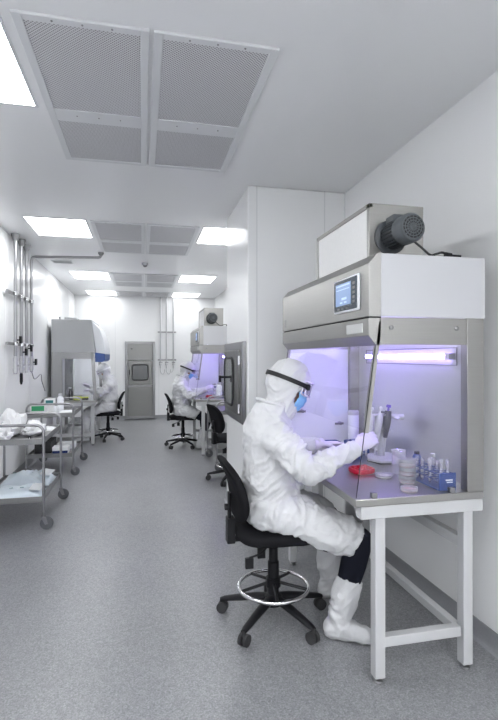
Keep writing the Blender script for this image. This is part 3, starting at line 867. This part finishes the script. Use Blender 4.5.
def make_person(label, loc, rz, sa, full_trousers=False, vox=.009, hem=.86, plain=False, scale=(1, 1, 1)):
    """seated figure facing +X at a stool whose foot is the origin"""
    V = Vector
    HC = V((.080, 0, 1.335)); PITCH = R(20)
    HM = Matrix.Translation(HC) @ Matrix.Rotation(PITCH, 4, 'Y')
    shR, elR, wrR = V((-.03, -.185, 1.065)), V((.095, -.318, .930)), V((.380, -.285, 1.02))
    shL, elL, wrL = V((-.03, .185, 1.065)), V((.125, .255, .925)), V((.325, .06, .975))
    hiR, knR, anR = V((-.03, -.105, .655)), V((.408, -.24, .502)), V((.275, -.262, .09))
    hiL, knL, anL = V((-.03, .105, .655)), V((.385, .165, .505)), V((.40, .17, .09))
    toR, toL = V((.445, -.345, .03)), V((.58, .20, .03))
    # ---------------- body (one continuous mesh)
    b = M()
    tor = lambda x, z, rx, ry: [V((x + rx * math.cos(2 * math.pi * k / 24), ry * math.sin(2 * math.pi * k / 24), z)) for k in range(24)]
    b.rings([tor(-.04, .60, .10, .13), tor(-.03, .66, .12, .15), tor(-.03, .78, .105, .14), tor(-.03, .95, .11, .155), tor(-.03, 1.07, .09, .15), tor(-.01, 1.12, .055, .07)])
    b.tube([(-.012, 0, 1.08), (.02, 0, 1.16), (.05, 0, 1.27)], [.06, .055, .055], 16)
    hm = M()
    hm.ball((0, 0, .02), (.094, .074, .105), 24, 16)
    hm.ball((.022, 0, -.055), (.062, .056, .066), 20, 12)
    hm.tube([(.085, 0, .015), (.104, 0, -.02), (.106, 0, -.032)], [.008, .012, .013], 10)
    hm.ball((.075, 0, .028), (.02, .05, .012), 14, 8)
    hm.ball((.074, 0, -.066), (.014, .026, .010), 12, 8)
    for y in (-.074, .074): hm.ball((-.005, y, -.005), (.018, .008, .03), 10, 8)
    hm.xf(HM)
    me = hm.mesh('t'); b.bm.from_mesh(me); bpy.data.meshes.remove(me)
    for a, e, q in ((shR, elR, wrR), (shL, elL, wrL)):
        b.tube(spline([a, e, e.lerp(q, .96)], 6), lin([.052, .042, .026], 6), 14); b.ball(a, .055)
    for h, k, a, to in ((hiR, knR, anR, toR), (hiL, knL, anL, toL)):
        b.tube([h, h.lerp(k, .5), k], [.088, .080, .066], 16); b.ball(k, .074)
        b.tube([k, k.lerp(a, .3), k.lerp(a, .7), a], [.072, .070, .056, .044], 16); b.ball(a, .044)
        b.tube([a + V((-.03, 0, -.03)), a.lerp(to, .5) + V((0, 0, -.02)), to], [.04, .036, .026], 14)
    b = remesh(b, .011, 3)
    for v in b.bm.verts:
        v.co.z = max(v.co.z, .012)
    sit(b.bm, .012)
    me = b.mesh('person')
    person = bpy.data.objects.new('person', me)
    fin(person, ['skin', 'trouser'], None, 180)
    for p in me.polygons:
        c = p.center
        if c.z < .8: p.material_index = 1
    person.location = loc; person.rotation_euler = (0, 0, rz); person.scale = scale
    tag(person, label, 'person')
    # eyes and brows
    for y in (-.03, .03):
        e = M().ball((0, 0, 0), .0115, 12, 8); e.xf(HM @ Matrix.Translation((.083, y, .008)))
        e = e.put('eye', 'eye', person)
        i = M().ball((0, 0, 0), (.003, .0055, .0055), 10, 6); i.xf(HM @ Matrix.Translation((.0935, y, .007)))
        i.put('iris', 'iris', e)
    # ---------------- coverall
    c = M()
    c.rings([tor(-.055, .560, .085, .15), tor(-.05, .58, .125, .18), tor(-.035, .64, .145, .20), tor(-.024, .695, .160, .200), tor(-.022, .735, .147, .183), tor(-.018, .78, .168, .196), tor(-.025, .88, .155, .185), tor(-.03, .97, .152, .19), tor(-.038, 1.05, .148, .20), tor(-.042, 1.10, .138, .19), tor(-.042, 1.15, .120, .16), tor(-.034, 1.20, .102, .122), tor(-.015, 1.245, .092, .100)])
    for a, e, q in ((shR, elR, wrR), (shL, elL, wrL)):
        pts = [a + V((-.005, 0, -.01)), a.lerp(e, .5) + V((-.01, 0, .0)), e + V((-.012, 0, -.012)), e.lerp(q, .45) + V((0, 0, -.004)), e.lerp(q, .98)]
        c.tube(spline(pts, 6), lin([.086, .075, .068, .060, .043], 6), 20)
        c.ball(a + V((0, 0, -.005)), .088)
    for h, k, an in ((hiR, knR, anR), (hiL, knL, anL)):
        if full_trousers:
            c.tube(spline([h, h.lerp(k, .5), k, k.lerp(an, .4), k.lerp(an, .75)], 6), lin([.118, .112, .098, .088, .072], 6), 20)
        else:
            k2 = h.lerp(k, hem)
            c.tube([h, h.lerp(k, .35), h.lerp(k, hem - .2), k2, h.lerp(k, hem + .09) + V((0, 0, -.014))], [.118, .118, .112, .105, .094], 20)
    c = remesh(c, vox, 3)
    wrinkle(c, .014, ((elR, .20), (elL, .2), (knR, .2), (hiR + V((.04, -.02, .06)), .24), (hiL + V((.04, 0, .06)), .22), ((.08, 0, .78), .2), (shR + V((.04, -.03, -.08)), .16), ((-.14, 0, .78), .15)), seed=loc[1])
    for f in range(1):
        bmesh.ops.smooth_vert(c.bm, verts=c.bm.verts, factor=.12, use_axis_x=True, use_axis_y=True, use_axis_z=True)
    sit(c.bm, .001)
    cv_ = c.put('coverall', 'tyvek', person, angle=180)
    # collar + seam + elastic cuffs
    q = M()
    q.tube([(-.010 + .092 * math.cos(2 * math.pi * k / 32), .098 * math.sin(2 * math.pi * k / 32), 1.235 - .028 * math.cos(2 * math.pi * k / 32)) for k in range(32)], .010, 8, closed=True)
    wrinkle(q, .004, seed=2)
    q.put('collar', 'tyvek', cv_, angle=180)
    # ---------------- hood
    h = M()
    h.ball((-.008, 0, .02), (.128, .112, .138), 32, 22)
    h.ball((.0, 0, -.05), (.108, .10, .105), 28, 16)
    h.xf(HM)
    h.tube([(.055, 0, 1.27), (.03, 0, 1.21), (.0, 0, 1.145)], [.098, .093, .088], 24)
    h = remesh(h, .0075, 4)
    wrinkle(h, .009, ((HM @ V((0, -.05, -.10)), .12), (HM @ V((-.08, 0, -.08)), .12)), seed=1.3 + loc[1])
    inv = HM.inverted()
    kill = []
    for f in h.bm.faces:
        p = inv @ f.calc_center_median()
        if p.x > .012 + .25 * max(0, p.z) and (p.y / .100) ** 2 + ((p.z + .035) / .098) ** 2 < 1: kill.append(f)
    bmesh.ops.delete(h.bm, geom=kill, context='FACES')
    ho = h.put('hood', 'tyvek', person, angle=180)
    sd = ho.modifiers.new('s', 'SOLIDIFY'); sd.thickness = .003; sd.offset = -1
    # ---------------- mask
    rg = []
    nU, nV = 17, 11
    mk = M()
    grid = []
    for j in range(nV):
        v = j / (nV - 1)
        row = []
        for i in range(nU):
            u = -1 + 2 * i / (nU - 1)
            zz = -.012 - .112 * v
            hw = .086 - .010 * abs(v - .45)
            x = .130 - .075 * abs(u) ** 2.2 - .03 * abs(v - .35) ** 1.6 * 2 + .003 * math.sin(v * 22)
            row.append(mk.bm.verts.new(HM @ V((x, u * hw, zz + .01 * u * u))))
        grid.append(row)
    for j in range(nV - 1):
        for i in range(nU - 1):
            mk.bm.faces.new((grid[j][i], grid[j][i + 1], grid[j + 1][i + 1], grid[j + 1][i]))
    mo = mk.put('face_mask', 'paper' if plain else 'mask', person, angle=180)
    sd = mo.modifiers.new('s', 'SOLIDIFY'); sd.thickness = .003
    for sg in (-1, 1):
        q = M()
        q.tube([HM @ p for p in spline([V((.05, sg * .078, -.02)), V((.015, sg * .088, -.0)), V((.01, sg * .088, -.05)), V((.045, sg * .078, -.10))], 5)], .002, 6)
        q.put('ear_loop', 'paper', mo)
    # ---------------- goggles
    g = M()
    gp = lambda a, x0, hw: V((x0 - .055 * (math.sin(a) ** 2) , hw * math.sin(a), 0))
    loop_o, loop_i = [], []
    nA = 15
    As = [R(-82 + 164 * k / (nA - 1)) for k in range(nA)]
    top = [V((.138 - .062 * math.sin(a) ** 2, .094 * math.sin(a), .058 - .006 * abs(math.sin(a)))) for a in As]
    bot = [V((.138 - .062 * math.sin(a) ** 2, .094 * math.sin(a), -.030 + .016 * math.exp(-(a / .25) ** 2) + .008 * abs(math.sin(a)))) for a in As]
    loop = top + bot[::-1]
    g.tube([HM @ p for p in loop], .0055, 8, closed=True)
    g.tube([HM @ (p + V((-.022, 0, 0))) for p in loop], .0065, 8, closed=True)
    go = g.put('goggles', 'gogframe', person)
    l = M()
    T = [l.bm.verts.new(HM @ p) for p in top]; B = [l.bm.verts.new(HM @ p) for p in bot]
    T2 = [l.bm.verts.new(HM @ (p + V((-.022, 0, 0)))) for p in top]; B2 = [l.bm.verts.new(HM @ (p + V((-.022, 0, 0)))) for p in bot]
    for i in range(nA - 1):
        l.bm.faces.new((T[i], T[i + 1], B[i + 1], B[i]))
        l.bm.faces.new((T2[i], T2[i + 1], T[i + 1], T[i])); l.bm.faces.new((B[i], B[i + 1], B2[i + 1], B2[i]))
    lo = l.put('lens', 'lens', go)
    sd = lo.modifiers.new('s', 'SOLIDIFY'); sd.thickness = .002
    # strap: from the goggles' corners around the hood
    st = M()
    rings = []
    for k in range(41):
        a = R(38 + 284 * k / 40)
        # hood radius in this direction at z=.025
        x = -.008 + .1385 * math.cos(a); y = .1205 * math.sin(a)
        if math.cos(a) > .3: y = y * 1.02
        zz = .022 + .012 * (1 - math.cos(a)) * .5
        o = V((math.cos(a) * .006, math.sin(a) * .006, 0))
        rings.append([HM @ (V((x, y, zz)) + e) for e in (V((0, 0, -.0125)) - o * .5, V((0, 0, -.0125)) + o * .5, V((0, 0, .0125)) + o * .5, V((0, 0, .0125)) - o * .5)])
    st.rings(rings)
    so = st.put('strap', 'paper' if plain else 'strap', go)
    for y in (-1, 1):
        a = R(52) * y
        p = V((-.008 + .1435 * math.cos(a), .1265 * math.sin(a), .024))
        mm = HM @ Matrix.Translation(p) @ Matrix.Rotation(a, 4, 'Z')
        M().box(-.003, .003, -.012, .012, -.017, .017, mm).put('buckle', 'paper' if plain else 'black', so, bevel=.002)
    # dark cheek hair shadow piece
    # ---------------- gloves
    hr = hand(wrR, (.86, .05, .42), (-.35, -.75, .50), (.55, .6, .75, .85), .10, (.004, -.012, -.022), -1)
    hr = remesh(hr, .0038, 3); wrinkle(hr, .0015, seed=4)
    hr.put('glove', 'glove', person, angle=180)
    hl = hand(wrL, (.93, -.34, .06), (-.05, .25, .95), (.5, .55, .65, .7), .06, (.0, -.016, -.03), 1)
    hl = remesh(hl, .0038, 3); wrinkle(hl, .0015, seed=7)
    hl.put('glove', 'glove', person, angle=180)
    # ---------------- overboots
    for k, an, to, yaw in ((knR, anR, toR, 0), (knL, anL, toL, 0)):
        f = M()
        top_t = .47
        up = k.lerp(an, top_t)
        f.tube([up, k.lerp(an, .56), k.lerp(an, .74), k.lerp(an, .90), an + V((.0, 0, -.02))], [.068, .075, .073, .058, .056], 20, up=(1, 0, 0))
        d = V((to.x - an.x, to.y - an.y, 0)).normalized()
        sid = V((-d.y, d.x, 0))
        def fr(t, zc, hz_, hw):
            cpt = V((an.x, an.y, zc)) + d * t
            return [cpt + sid * hw * math.cos(2 * math.pi * i / 18) + V((0, 0, hz_ * math.sin(2 * math.pi * i / 18))) for i in range(18)]
        f.rings([fr(-.075, .045, .030, .025), fr(-.06, .05, .05, .042), fr(-.02, .065, .068, .050), fr(.04, .06, .064, .052), fr(.10, .046, .047, .054), fr(.16, .036, .036, .054), fr(.20, .03, .028, .046), fr(.222, .026, .018, .03)])
        f = remesh(f, .008, 3)
        wrinkle(f, .008, ((an + V((0, 0, .06)), .12), (up, .09)), seed=loc[1] + an.y)
        for v in f.bm.verts:
            v.co.z = max(v.co.z, .004)
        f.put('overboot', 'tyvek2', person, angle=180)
    return person

S0 = (.745, 2.655, 0)
make_person('person in white coverall with blue mask seated nearest at the violet-lit hood', S0, 0, 0, vox=.0075)
make_person('person in white coverall and dark-strapped goggles seated at the hood behind the pillar', (.67, 8.1, 0), 0, 1, vox=.011, hem=.52, scale=(.95, .97, .955))
make_person('person in white coverall facing left, seated at the left hood', (-.60, 9.05, 0), R(180), 2, True, vox=.011, plain=True, scale=(.92, .95, .93))

# ------------------------------------------------------------------ things on the near worktop
ZW = .858
def petri(name, label, x, y, r, h, gel, z=ZW, group=None):
    t = thing(name, label, 'petri dish', (x, y, z), 0, group)
    M().lathe([(r * .95, 0), (r * .95, .003), (r * .95, h), (r * .92, h), (r * .92, .003), (0, .003)], seg=28).put('dish', 'clear', t)
    if gel: M().lathe([(r * .9, .0035), (r * .9, h * .55), (0, h * .55)], seg=28).put('gel', gel, t)
    M().lathe([(r, h * .35), (r, h * 1.08), (0, h * 1.08), (0, h * 1.03), (r * .97, h * 1.03), (r * .97, h * .35)], seg=28).put('lid', 'clear', t)
    return t
petri('petri_dish', 'single petri dish of cream gel in front of the pipette stand', 1.262, 2.345, .046, .017, 'cream')
petri('petri_dish', 'single petri dish of pink gel closest to the side glass', 1.248, 2.075, .042, .019, 'clearpink')
pos = ['bottom dish', 'second dish up', 'third dish up', 'fourth dish up', 'fifth dish up', 'topmost dish']
for k in range(6):
    petri('petri_dish', 'clear %s in the stack beside the blue rack' % pos[k], 1.322, 2.215, .043, .0185, 'clearpink' if k in (0, 2, 4) else None, ZW + k * .0208, 'stacked clear petri dishes')
t = thing('beaker', 'tall clear beaker between the pipette stand and stacked dishes', 'beaker', (1.375, 2.39, ZW))
M().lathe([(.036, 0), (.038, .004), (.038, .125), (.041, .13), (.039, .131), (.036, .125), (.036, .005), (0, .005)], seg=28).put('beaker_wall', 'clear', t)
M().tube([(.0395 * math.cos(2 * math.pi * k / 28), .0395 * math.sin(2 * math.pi * k / 28), .13) for k in range(28)], .0016, 6, closed=True).put('rim', 'chrome', t)

def red_tray(x, y, label):
    t = thing('red_tray', label, 'tray', (x, y, ZW), R(8), 'red trays inside the hoods')
    rg = []
    for zz, k in ((0, .93), (.006, 1.0), (.022, 1.0), (.026, .96), (.026, .86), (.012, .80), (.012, .3)):
        rg.append([(a * k, b * k, zz) for a, b in rrect(.135, .12, .045, 6)])
    M().rings(rg).put('tray_body', 'red', t)
    for k in range(3):
        M().lathe([(.014, .012), (.014, .03), (.010, .036), (0, .036)], (-.035 + k * .035, .02 - (k % 2) * .03, 0), seg=16).put('tray_cup', 'red', t)
    return t
rt = red_tray(1.195, 2.475, 'glossy red tray under the hands at the nearest hood')
dup(rt, (1.06, 7.62, ZW), 'small red tray in the hood behind the pillar')

# pipette stand and pipettes
t = thing('pipette_stand', 'white pipette stand with wide base behind the gloved hand', 'stand', (1.455, 2.74, ZW))
bp_ = [(-.105, -.02), (-.065, -.115), (.03, -.13), (.085, -.07), (.115, .09), (.06, .125), (-.05, .09)]
M().rings([[(x * k, y * k, zz) for x, y in bp_] for zz, k in ((0, 1.0), (.006, 1.0))]).put('foot_pad', 'rubber', t)
M().rings([[(x * k, y * k, zz) for x, y in bp_] for zz, k in ((.006, .98), (.02, .98), (.027, .88), (.03, .5))]).put('base', 'white', t, bevel=.004)
M().tube([(.0, 0, .02), (.0, 0, .12), (.0, 0, .29)], [(.024, .020), (.02, .017), (.018, .016)], 16).put('column', 'white', t)
q = M().tube([(-.125, -.055, .265), (-.05, -.02, .275), (0, 0, .278), (.05, -.06, .275), (.075, -.09, .265)], [(.010, .02)] * 5, 10)
q.put('holder_arm', 'white', t)
q = M().tube([(-.12, -.05, .20), (0, -.015, .19), (.04, -.05, .195)], [(.005, .014)] * 3, 10)
q.put('lower_arm', 'white', t)
def pipette(x, y, z, body, top, label, tilt):
    p = thing('pipette', label, 'pipette', (x, y, z), 0, 'pipettes hanging on the white stand')
    mm = Matrix.Rotation(R(tilt), 4, 'Y') @ Matrix.Rotation(R(-4), 4, 'X') @ Matrix.Diagonal((.95, .95, .76, 1))
    a = M().tube([(0, 0, -.115), (0, 0, -.06), (0, 0, -.02), (0, 0, .06), (0, 0, .10)], [.012, .017, .023, .025, .021], 14)
    a.box(-.048, .0, -.012, .012, .075, .092)
    a.xf(mm); a.put('grip', body, p)
    a = M().cyl((0, 0, .10), (0, 0, .13), .007); a.cyl((0, 0, .128), (0, 0, .15), .016, .014); a.xf(mm); a.put('plunger', top, p)
    a = M().tube([(0, 0, -.115), (0, 0, -.19), (0, 0, -.235)], [.008, .006, .003], 10); a.xf(mm); a.put('shaft', 'white', p)
    a = M().cyl((.02, 0, .095), (.02, 0, .0), .006); a.xf(mm); a.put('ejector', 'white', p)
pipette(1.335, 2.66, 1.085, 'white', 'white', 'white pipette closest to the gloved hand on the stand', 10)
pipette(1.398, 2.67, 1.085, 'white', 'white', 'white pipette between the gloved hand and the dark pipette', 10)
pipette(1.458, 2.675, 1.095, 'pipdark', 'violet', 'dark-bodied pipette with violet top on the white stand', 9)
t = thing('pipette', 'white pipette lying sideways across the top of the stand', 'pipette', (1.52, 2.675, 1.135), 0, 'pipettes hanging on the white stand')
M().tube([(-.05, 0, .008), (.0, 0, .0), (.045, -.01, -.004)], [(.014, .014), (.016, .016), (.018, .014)], 14).put('grip', 'white', t)
M().cyl((-.05, 0, .008), (-.078, 0, .012), .008).put('plunger', 'white', t)

# blue tube rack with tubes
def blue_rack(x, y, label, rz=0):
    t = thing('tube_rack', label, 'rack', (x, y, ZW), rz, 'blue tube racks inside the hoods')
    q = M()
    q.box(-.046, .046, -.135, -.127, 0, .085); q.box(-.046, .046, .127, .135, 0, .085)
    q.box(-.046, .046, -.127, .127, 0, .006)
    q.put('rack_ends', 'blue', t, bevel=.003)
    for z in (.045, .075):
        s = M()
        for k in range(3): s.box(-.044 + k * .042, -.040 + k * .042, -.127, .127, z, z + .004)
        for k in range(7): s.box(-.044, .044, -.127 + k * .0415, -.122 + k * .0415, z, z + .004)
        s.put('rack_grid', 'blue', t)
    q = M(); q.box(-.012, .026, -.1362, -.135, .048, .054); q.box(-.006, .026, -.1362, -.135, .038, .043)
    q.put('rack_mark', 'paper', t)
    return t
br = blue_rack(1.432, 2.175, 'blue tube rack along the back panel of the nearest hood')
tb = thing('sample_tube', '', 'tube', (0, 0, 0), 0, 'sample tubes in the blue rack')
M().lathe([(.004, 0), (.0085, .012), (.0085, .10), (.0072, .10), (.0072, .014), (0, .008)], seg=16).put('tube_wall', 'clear', tb)
M().lathe([(.0072, .014), (.0072, .055), (0, .055)], seg=14).put('sample', 'whiteshell', tb)
M().lathe([(.0105, .096), (.0105, .112), (.008, .114), (0, .114)], seg=16).put('cap', 'clear', tb)
tl = ['first of two tall clear tubes at the near end of the blue rack', 'second of two tall clear tubes at the near end of the blue rack',
      'clear tube in the middle of the blue rack, front row', 'clear tube in the middle of the blue rack, rear row', 'clear tube toward the far end of the blue rack, front row', 'clear tube toward the far end of the blue rack, rear row', 'clear tube closest to the far end of the blue rack']
spots = [(-.012, -.10), (.022, -.10), (-.02, -.02), (.02, -.02), (-.02, .05), (.02, .05), (-.02, .095)]
tb.location = (1.432 + spots[0][0], 2.175 + spots[0][1], ZW + .03); tb['label'] = tl[0]
for s_, l_ in zip(spots[1:], tl[1:]): dup(tb, (1.432 + s_[0], 2.175 + s_[1], ZW + (.03 if s_[1] < -.08 else .008)), l_)
def capped(name, label, x, y, z, r, h, m1, m2, cat='bottle', group=None):
    t = thing(name, label, cat, (x, y, z), 0, group)
    M().lathe([(r * .9, 0), (r, .004), (r, h * .72), (r * .75, h * .82), (r * .5, h * .86), (r * .5, h * .9)], seg=22).put('bottle_body', m1, t)
    M().lathe([(r * .6, h * .86), (r * .6, h * .99), (r * .5, h), (0, h)], seg=18).put('cap', m2, t)
    return t
capped('reagent_bottle', 'small bottle with white cap standing behind the blue rack', 1.523, 2.30, ZW, .022, .125, 'clear', 'white')
capped('reagent_bottle', 'small blue bottle with black cap at the far end of the rack', 1.515, 2.44, ZW, .024, .11, 'blue', 'black')
t = thing('blue_box', 'navy box behind the gloved hand at the stand base', 'box', (1.40, 2.97, ZW), R(15))
M().box(-.075, .075, -.04, .04, 0, .075).put('box_body', 'blue', t, bevel=.004)
M().box(-.078, .078, -.043, .043, .07, .09).put('lid', 'blue', t, bevel=.004)
t = thing('blue_tray', 'flat blue tray farther inside beyond the left glove', 'tray', (1.30, 3.22, ZW))
rg = [[(a * k, b * k, zz) for a, b in rrect(.16, .10, .02, 4)] for zz, k in ((0, .92), (.04, 1.0), (.042, .97), (.012, .86), (.012, .3))]
M().rings(rg).put('tray_body', 'blue', t)
t = thing('canister', 'white upright canister in the far corner of the nearest hood', 'canister', (1.49, 3.22, ZW))
M().lathe([(.037, 0), (.039, .004), (.039, .225), (.036, .23)], seg=26).put('canister_body', 'whiteshell', t)
M().lathe([(.040, .225), (.040, .25), (.034, .256), (0, .256)], seg=26).put('lid', 'white', t)
# tube held between the gloves
t = thing('sample_vial', 'small vial with navy cap held in the left glove', 'vial', (1.185, 2.66, .985))
mm = Matrix.Rotation(R(62), 4, 'Y')
M().lathe([(.003, -.05), (.008, -.035), (.008, .02), (0, .02)], seg=14).xf(mm).put('vial_body', 'clear', t)
M().lathe([(.011, .018), (.011, .036), (0, .036)], seg=16).xf(mm).put('cap', 'darkblue', t)

# things in the hood behind the pillar
capped('reagent_bottle', 'tall white bottle in the hood behind the pillar', 1.19, 7.50, ZW, .045, .24, 'whiteshell', 'white')
capped('reagent_bottle', 'blue-capped clear bottle beside the red tray behind the pillar', 1.16, 7.72, ZW, .035, .17, 'clear', 'darkblue')
dup(br, (1.30, 7.62, ZW), 'blue tube rack in the hood behind the pillar', rz=R(80))

# things in the left hood
ZL = .765
capped('reagent_bottle', 'dark bottle standing upright in the left hood', -1.20, 8.75, ZL, .035, .19, 'amber', 'black')
capped('reagent_bottle', 'clear flask with white cap in the left hood', -1.24, 8.92, ZL, .05, .20, 'clear', 'white')
t = thing('yellow_tray', 'yellow-green tray near the side glass of the left hood', 'tray', (-1.08, 8.72, ZL))
rg = [[(a * k, b * k, zz) for a, b in rrect(.16, .14, .04, 4)] for zz, k in ((0, .9), (.05, 1.0), (.052, .95), (.02, .86), (.02, .3))]
M().rings(rg).put('tray_body', 'yellow', t)
t = thing('tip_box', 'low yellow-green tip box beside the tray in the left hood', 'box', (-.95, 8.66, ZL))
M().box(-.05, .05, -.04, .04, 0, .035).put('box_body', 'amber', t, bevel=.003)
M().box(-.052, .052, -.042, .042, .033, .05).put('lid', 'yellow', t, bevel=.003)

# ------------------------------------------------------------------ things on the trolleys
def crumple(name, label, cat, loc, sx, sy, sz, m, seed, amp=.35, group=None, rz=0):
    b = bmesh.new()
    bmesh.ops.create_icosphere(b, subdivisions=4, radius=1)
    for v in b.verts:
        p = v.co.copy()
        f = 1 + amp * 1.2 * noise.noise(p * 1.3 + Vector((seed, 0, 0))) + amp * .55 * (1 - 2.2 * abs(noise.noise(p * 2.2 + Vector((0, seed, 3))))) + amp * .12 * noise.noise(p * 6 + Vector((seed, seed, 0)))
        v.co = Vector((p.x * sx * f, p.y * sy * f, max(0, (p.z * .75 + .55) * sz * f)))
    q = M(); q.bm.free(); q.bm = b
    o = q.put(name, m, None, angle=50)
    o.location = loc; o.rotation_euler = (0, 0, rz)
    return tag(o, label, cat, group)
ZT = .764
BG = 'white poly bags on the first trolley'
crumple('plastic_bag', 'large crumpled white poly bag piled on the first trolley', 'bag', (-1.22, 4.92, ZT), .11, .17, .15, 'bag', 1.0, group=BG)
crumple('plastic_bag', 'small white poly bag at the near edge of the first trolley', 'bag', (-1.24, 4.585, ZT), .10, .11, .085, 'bag', 5.0, group=BG)
crumple('plastic_bag', 'crumpled white poly bag closest to the aisle on the first trolley', 'bag', (-1.00, 4.92, ZT), .09, .15, .085, 'bag', 9.0, group=BG)
def sheet(name, label, cat, loc, sx, sy, sz, m, seed, rz=0, group=None):
    q = M(); nx, ny = 26, 20
    G = []
    for lay in (0, 1):
        rows = []
        for j in range(ny):
            row = []
            for i in range(nx):
                u, v = -1 + 2 * i / (nx - 1), -1 + 2 * j / (ny - 1)
                e = max(0, 1 - abs(u) ** 5) * max(0, 1 - abs(v) ** 5)
                hz_ = sz * e * (.75 + .5 * noise.noise(Vector((u * 2.2, v * 2.2, seed)))) * (1 + .25 * (1 - 2 * abs(noise.noise(Vector((u * 5, v * 5, seed + 3)))))) + .003
                wob = 1 + .03 * noise.noise(Vector((u * 2, v * 2, seed + 9)))
                row.append(q.bm.verts.new((u * sx * wob, v * sy * wob, hz_ if lay else 0)))
            rows.append(row)
        G.append(rows)
    for lay in (0, 1):
        for j in range(ny - 1):
            for i in range(nx - 1): q.bm.faces.new((G[lay][j][i], G[lay][j][i + 1], G[lay][j + 1][i + 1], G[lay][j + 1][i]))
    for j in range(ny - 1):
        for i in (0, nx - 1): q.bm.faces.new((G[0][j][i], G[0][j + 1][i], G[1][j + 1][i], G[1][j][i]))
    for i in range(nx - 1):
        for j in (0, ny - 1): q.bm.faces.new((G[0][j][i], G[0][j][i + 1], G[1][j][i + 1], G[1][j][i]))
    o = q.put(name, m, None, angle=60); o.location = loc; o.rotation_euler = (0, 0, rz)
    return tag(o, label, cat, group)
t_ = sheet('folded_cloth', 'folded white cloth lying on the far end of the first trolley', 'cloth', (-.96, 5.22, ZT), .095, .12, .02, 'paper', 3.0, .1)
ZS = .259
PGp = 'sealed garment pouches on the lower trolley shelf'
po1 = sheet('garment_pouch', 'pale blue sealed pouch at the near end of the lower shelf', 'pouch', (-1.11, 4.665, ZS), .235, .165, .07, 'pouch', 1.0, .04, PGp)
po2 = sheet('garment_pouch', 'pale blue sealed pouch at the far end of the lower shelf', 'pouch', (-1.10, 5.13, ZS), .23, .17, .10, 'pouch', 6.0, -.05, PGp)
for po, zt in ((po1, .07), (po2, .10)):
    fl = M()
    g = [[fl.bm.verts.new((.13 + .012 * i, -.12 + .03 * j, zt * (1.02 - .018 * i) + .006 * noise.noise(Vector((i * .5, j * .6, zt * 40))))) for j in range(9)] for i in range(9)]
    for i in range(8):
        for j in range(8): fl.bm.faces.new((g[i][j], g[i + 1][j], g[i + 1][j + 1], g[i][j + 1]))
    fo = fl.put('clear_flap', 'pouchw', po, angle=180)
    sd = fo.modifiers.new('s', 'SOLIDIFY'); sd.thickness = .004
    for k in range(3):
        M().tube([(-.12 + .09 * k + .016 * math.cos(2 * math.pi * q / 16), -.03 + .012 * math.sin(2 * math.pi * q / 16), zt * .98 + .004) for q in range(16)], .0016, 5, closed=True).put('printed_ring', 'teal', po)
t = thing('spring_clamp', 'small dark clamp standing at the near edge of the first trolley', 'clamp', (-.955, 4.50, ZT))
M().box(-.012, .012, -.008, .008, 0, .045).put('clamp_body', 'black', t, bevel=.004)
M().cyl((0, -.012, .03), (0, .012, .03), .006).put('clamp_pin', 'chrome', t)
# second trolley
t = thing('carton', 'green and white carton on the second trolley', 'box', (-1.29, 6.60, ZT))
M().box(-.09, .09, -.07, .07, 0, .125).put('carton_body', 'paper', t, bevel=.002)
M().box(-.075, .075, -.0725, -.07, .05, .112).put('printed_panel', 'green', t)
t = thing('carton', 'small carton with teal band behind the green carton', 'box', (-1.215, 6.93, ZT))
M().box(-.06, .06, -.06, .06, 0, .17).put('carton_body', 'paper', t, bevel=.002)
M().box(-.045, .05, -.0625, -.06, .115, .155).put('teal_band', 'teal', t)
capped('spray_bottle', 'white plastic bottle beside the teal-banded carton', -1.09, 6.98, ZT, .042, .235, 'whiteshell', 'white')
capped('reagent_bottle', 'short white bottle on the second trolley near the green carton', -1.10, 6.70, ZT, .03, .11, 'whiteshell', 'white')
sheet('paper_sheet', 'white paper sheets on the aisle side of the second trolley', 'paper', (-.99, 6.86, ZT), .10, .13, .012, 'paper', 8.0, .15)
t = thing('carton', 'white and blue carton on the lower shelf of the second trolley', 'box', (-1.03, 6.62, ZS))
M().box(-.09, .10, -.09, .09, 0, .085).put('carton_body', 'paper', t, bevel=.002)
M().box(-.088, .098, -.0925, -.09, .005, .04).put('blue_band', 'darkblue', t)
t = thing('carton', 'white box behind the blue carton on the lower shelf', 'box', (-1.0, 6.95, ZS))
M().box(-.11, .11, -.08, .08, 0, .075).put('carton_body', 'whiteshell', t, bevel=.002)
M().box(-.112, .112, -.082, .082, .055, .08).put('lid', 'paper', t, bevel=.002)
t = thing('crate', 'dark open crate on the wall side of the lower shelf', 'crate', (-1.245, 6.8, ZS))
q = M(); q.box(-.10, .10, -.2, .2, 0, .01)
for b in ((-.10, .10, -.2, -.19), (-.10, .10, .19, .2), (-.10, -.09, -.19, .19), (.09, .10, -.19, .19)): q.box(*b, .01, .15)
q.put('crate_body', 'rubber', t, bevel=.003)
M().box(-.03, .03, -.2035, -.2, .09, .115).put('grip_slot', 'hole', t)
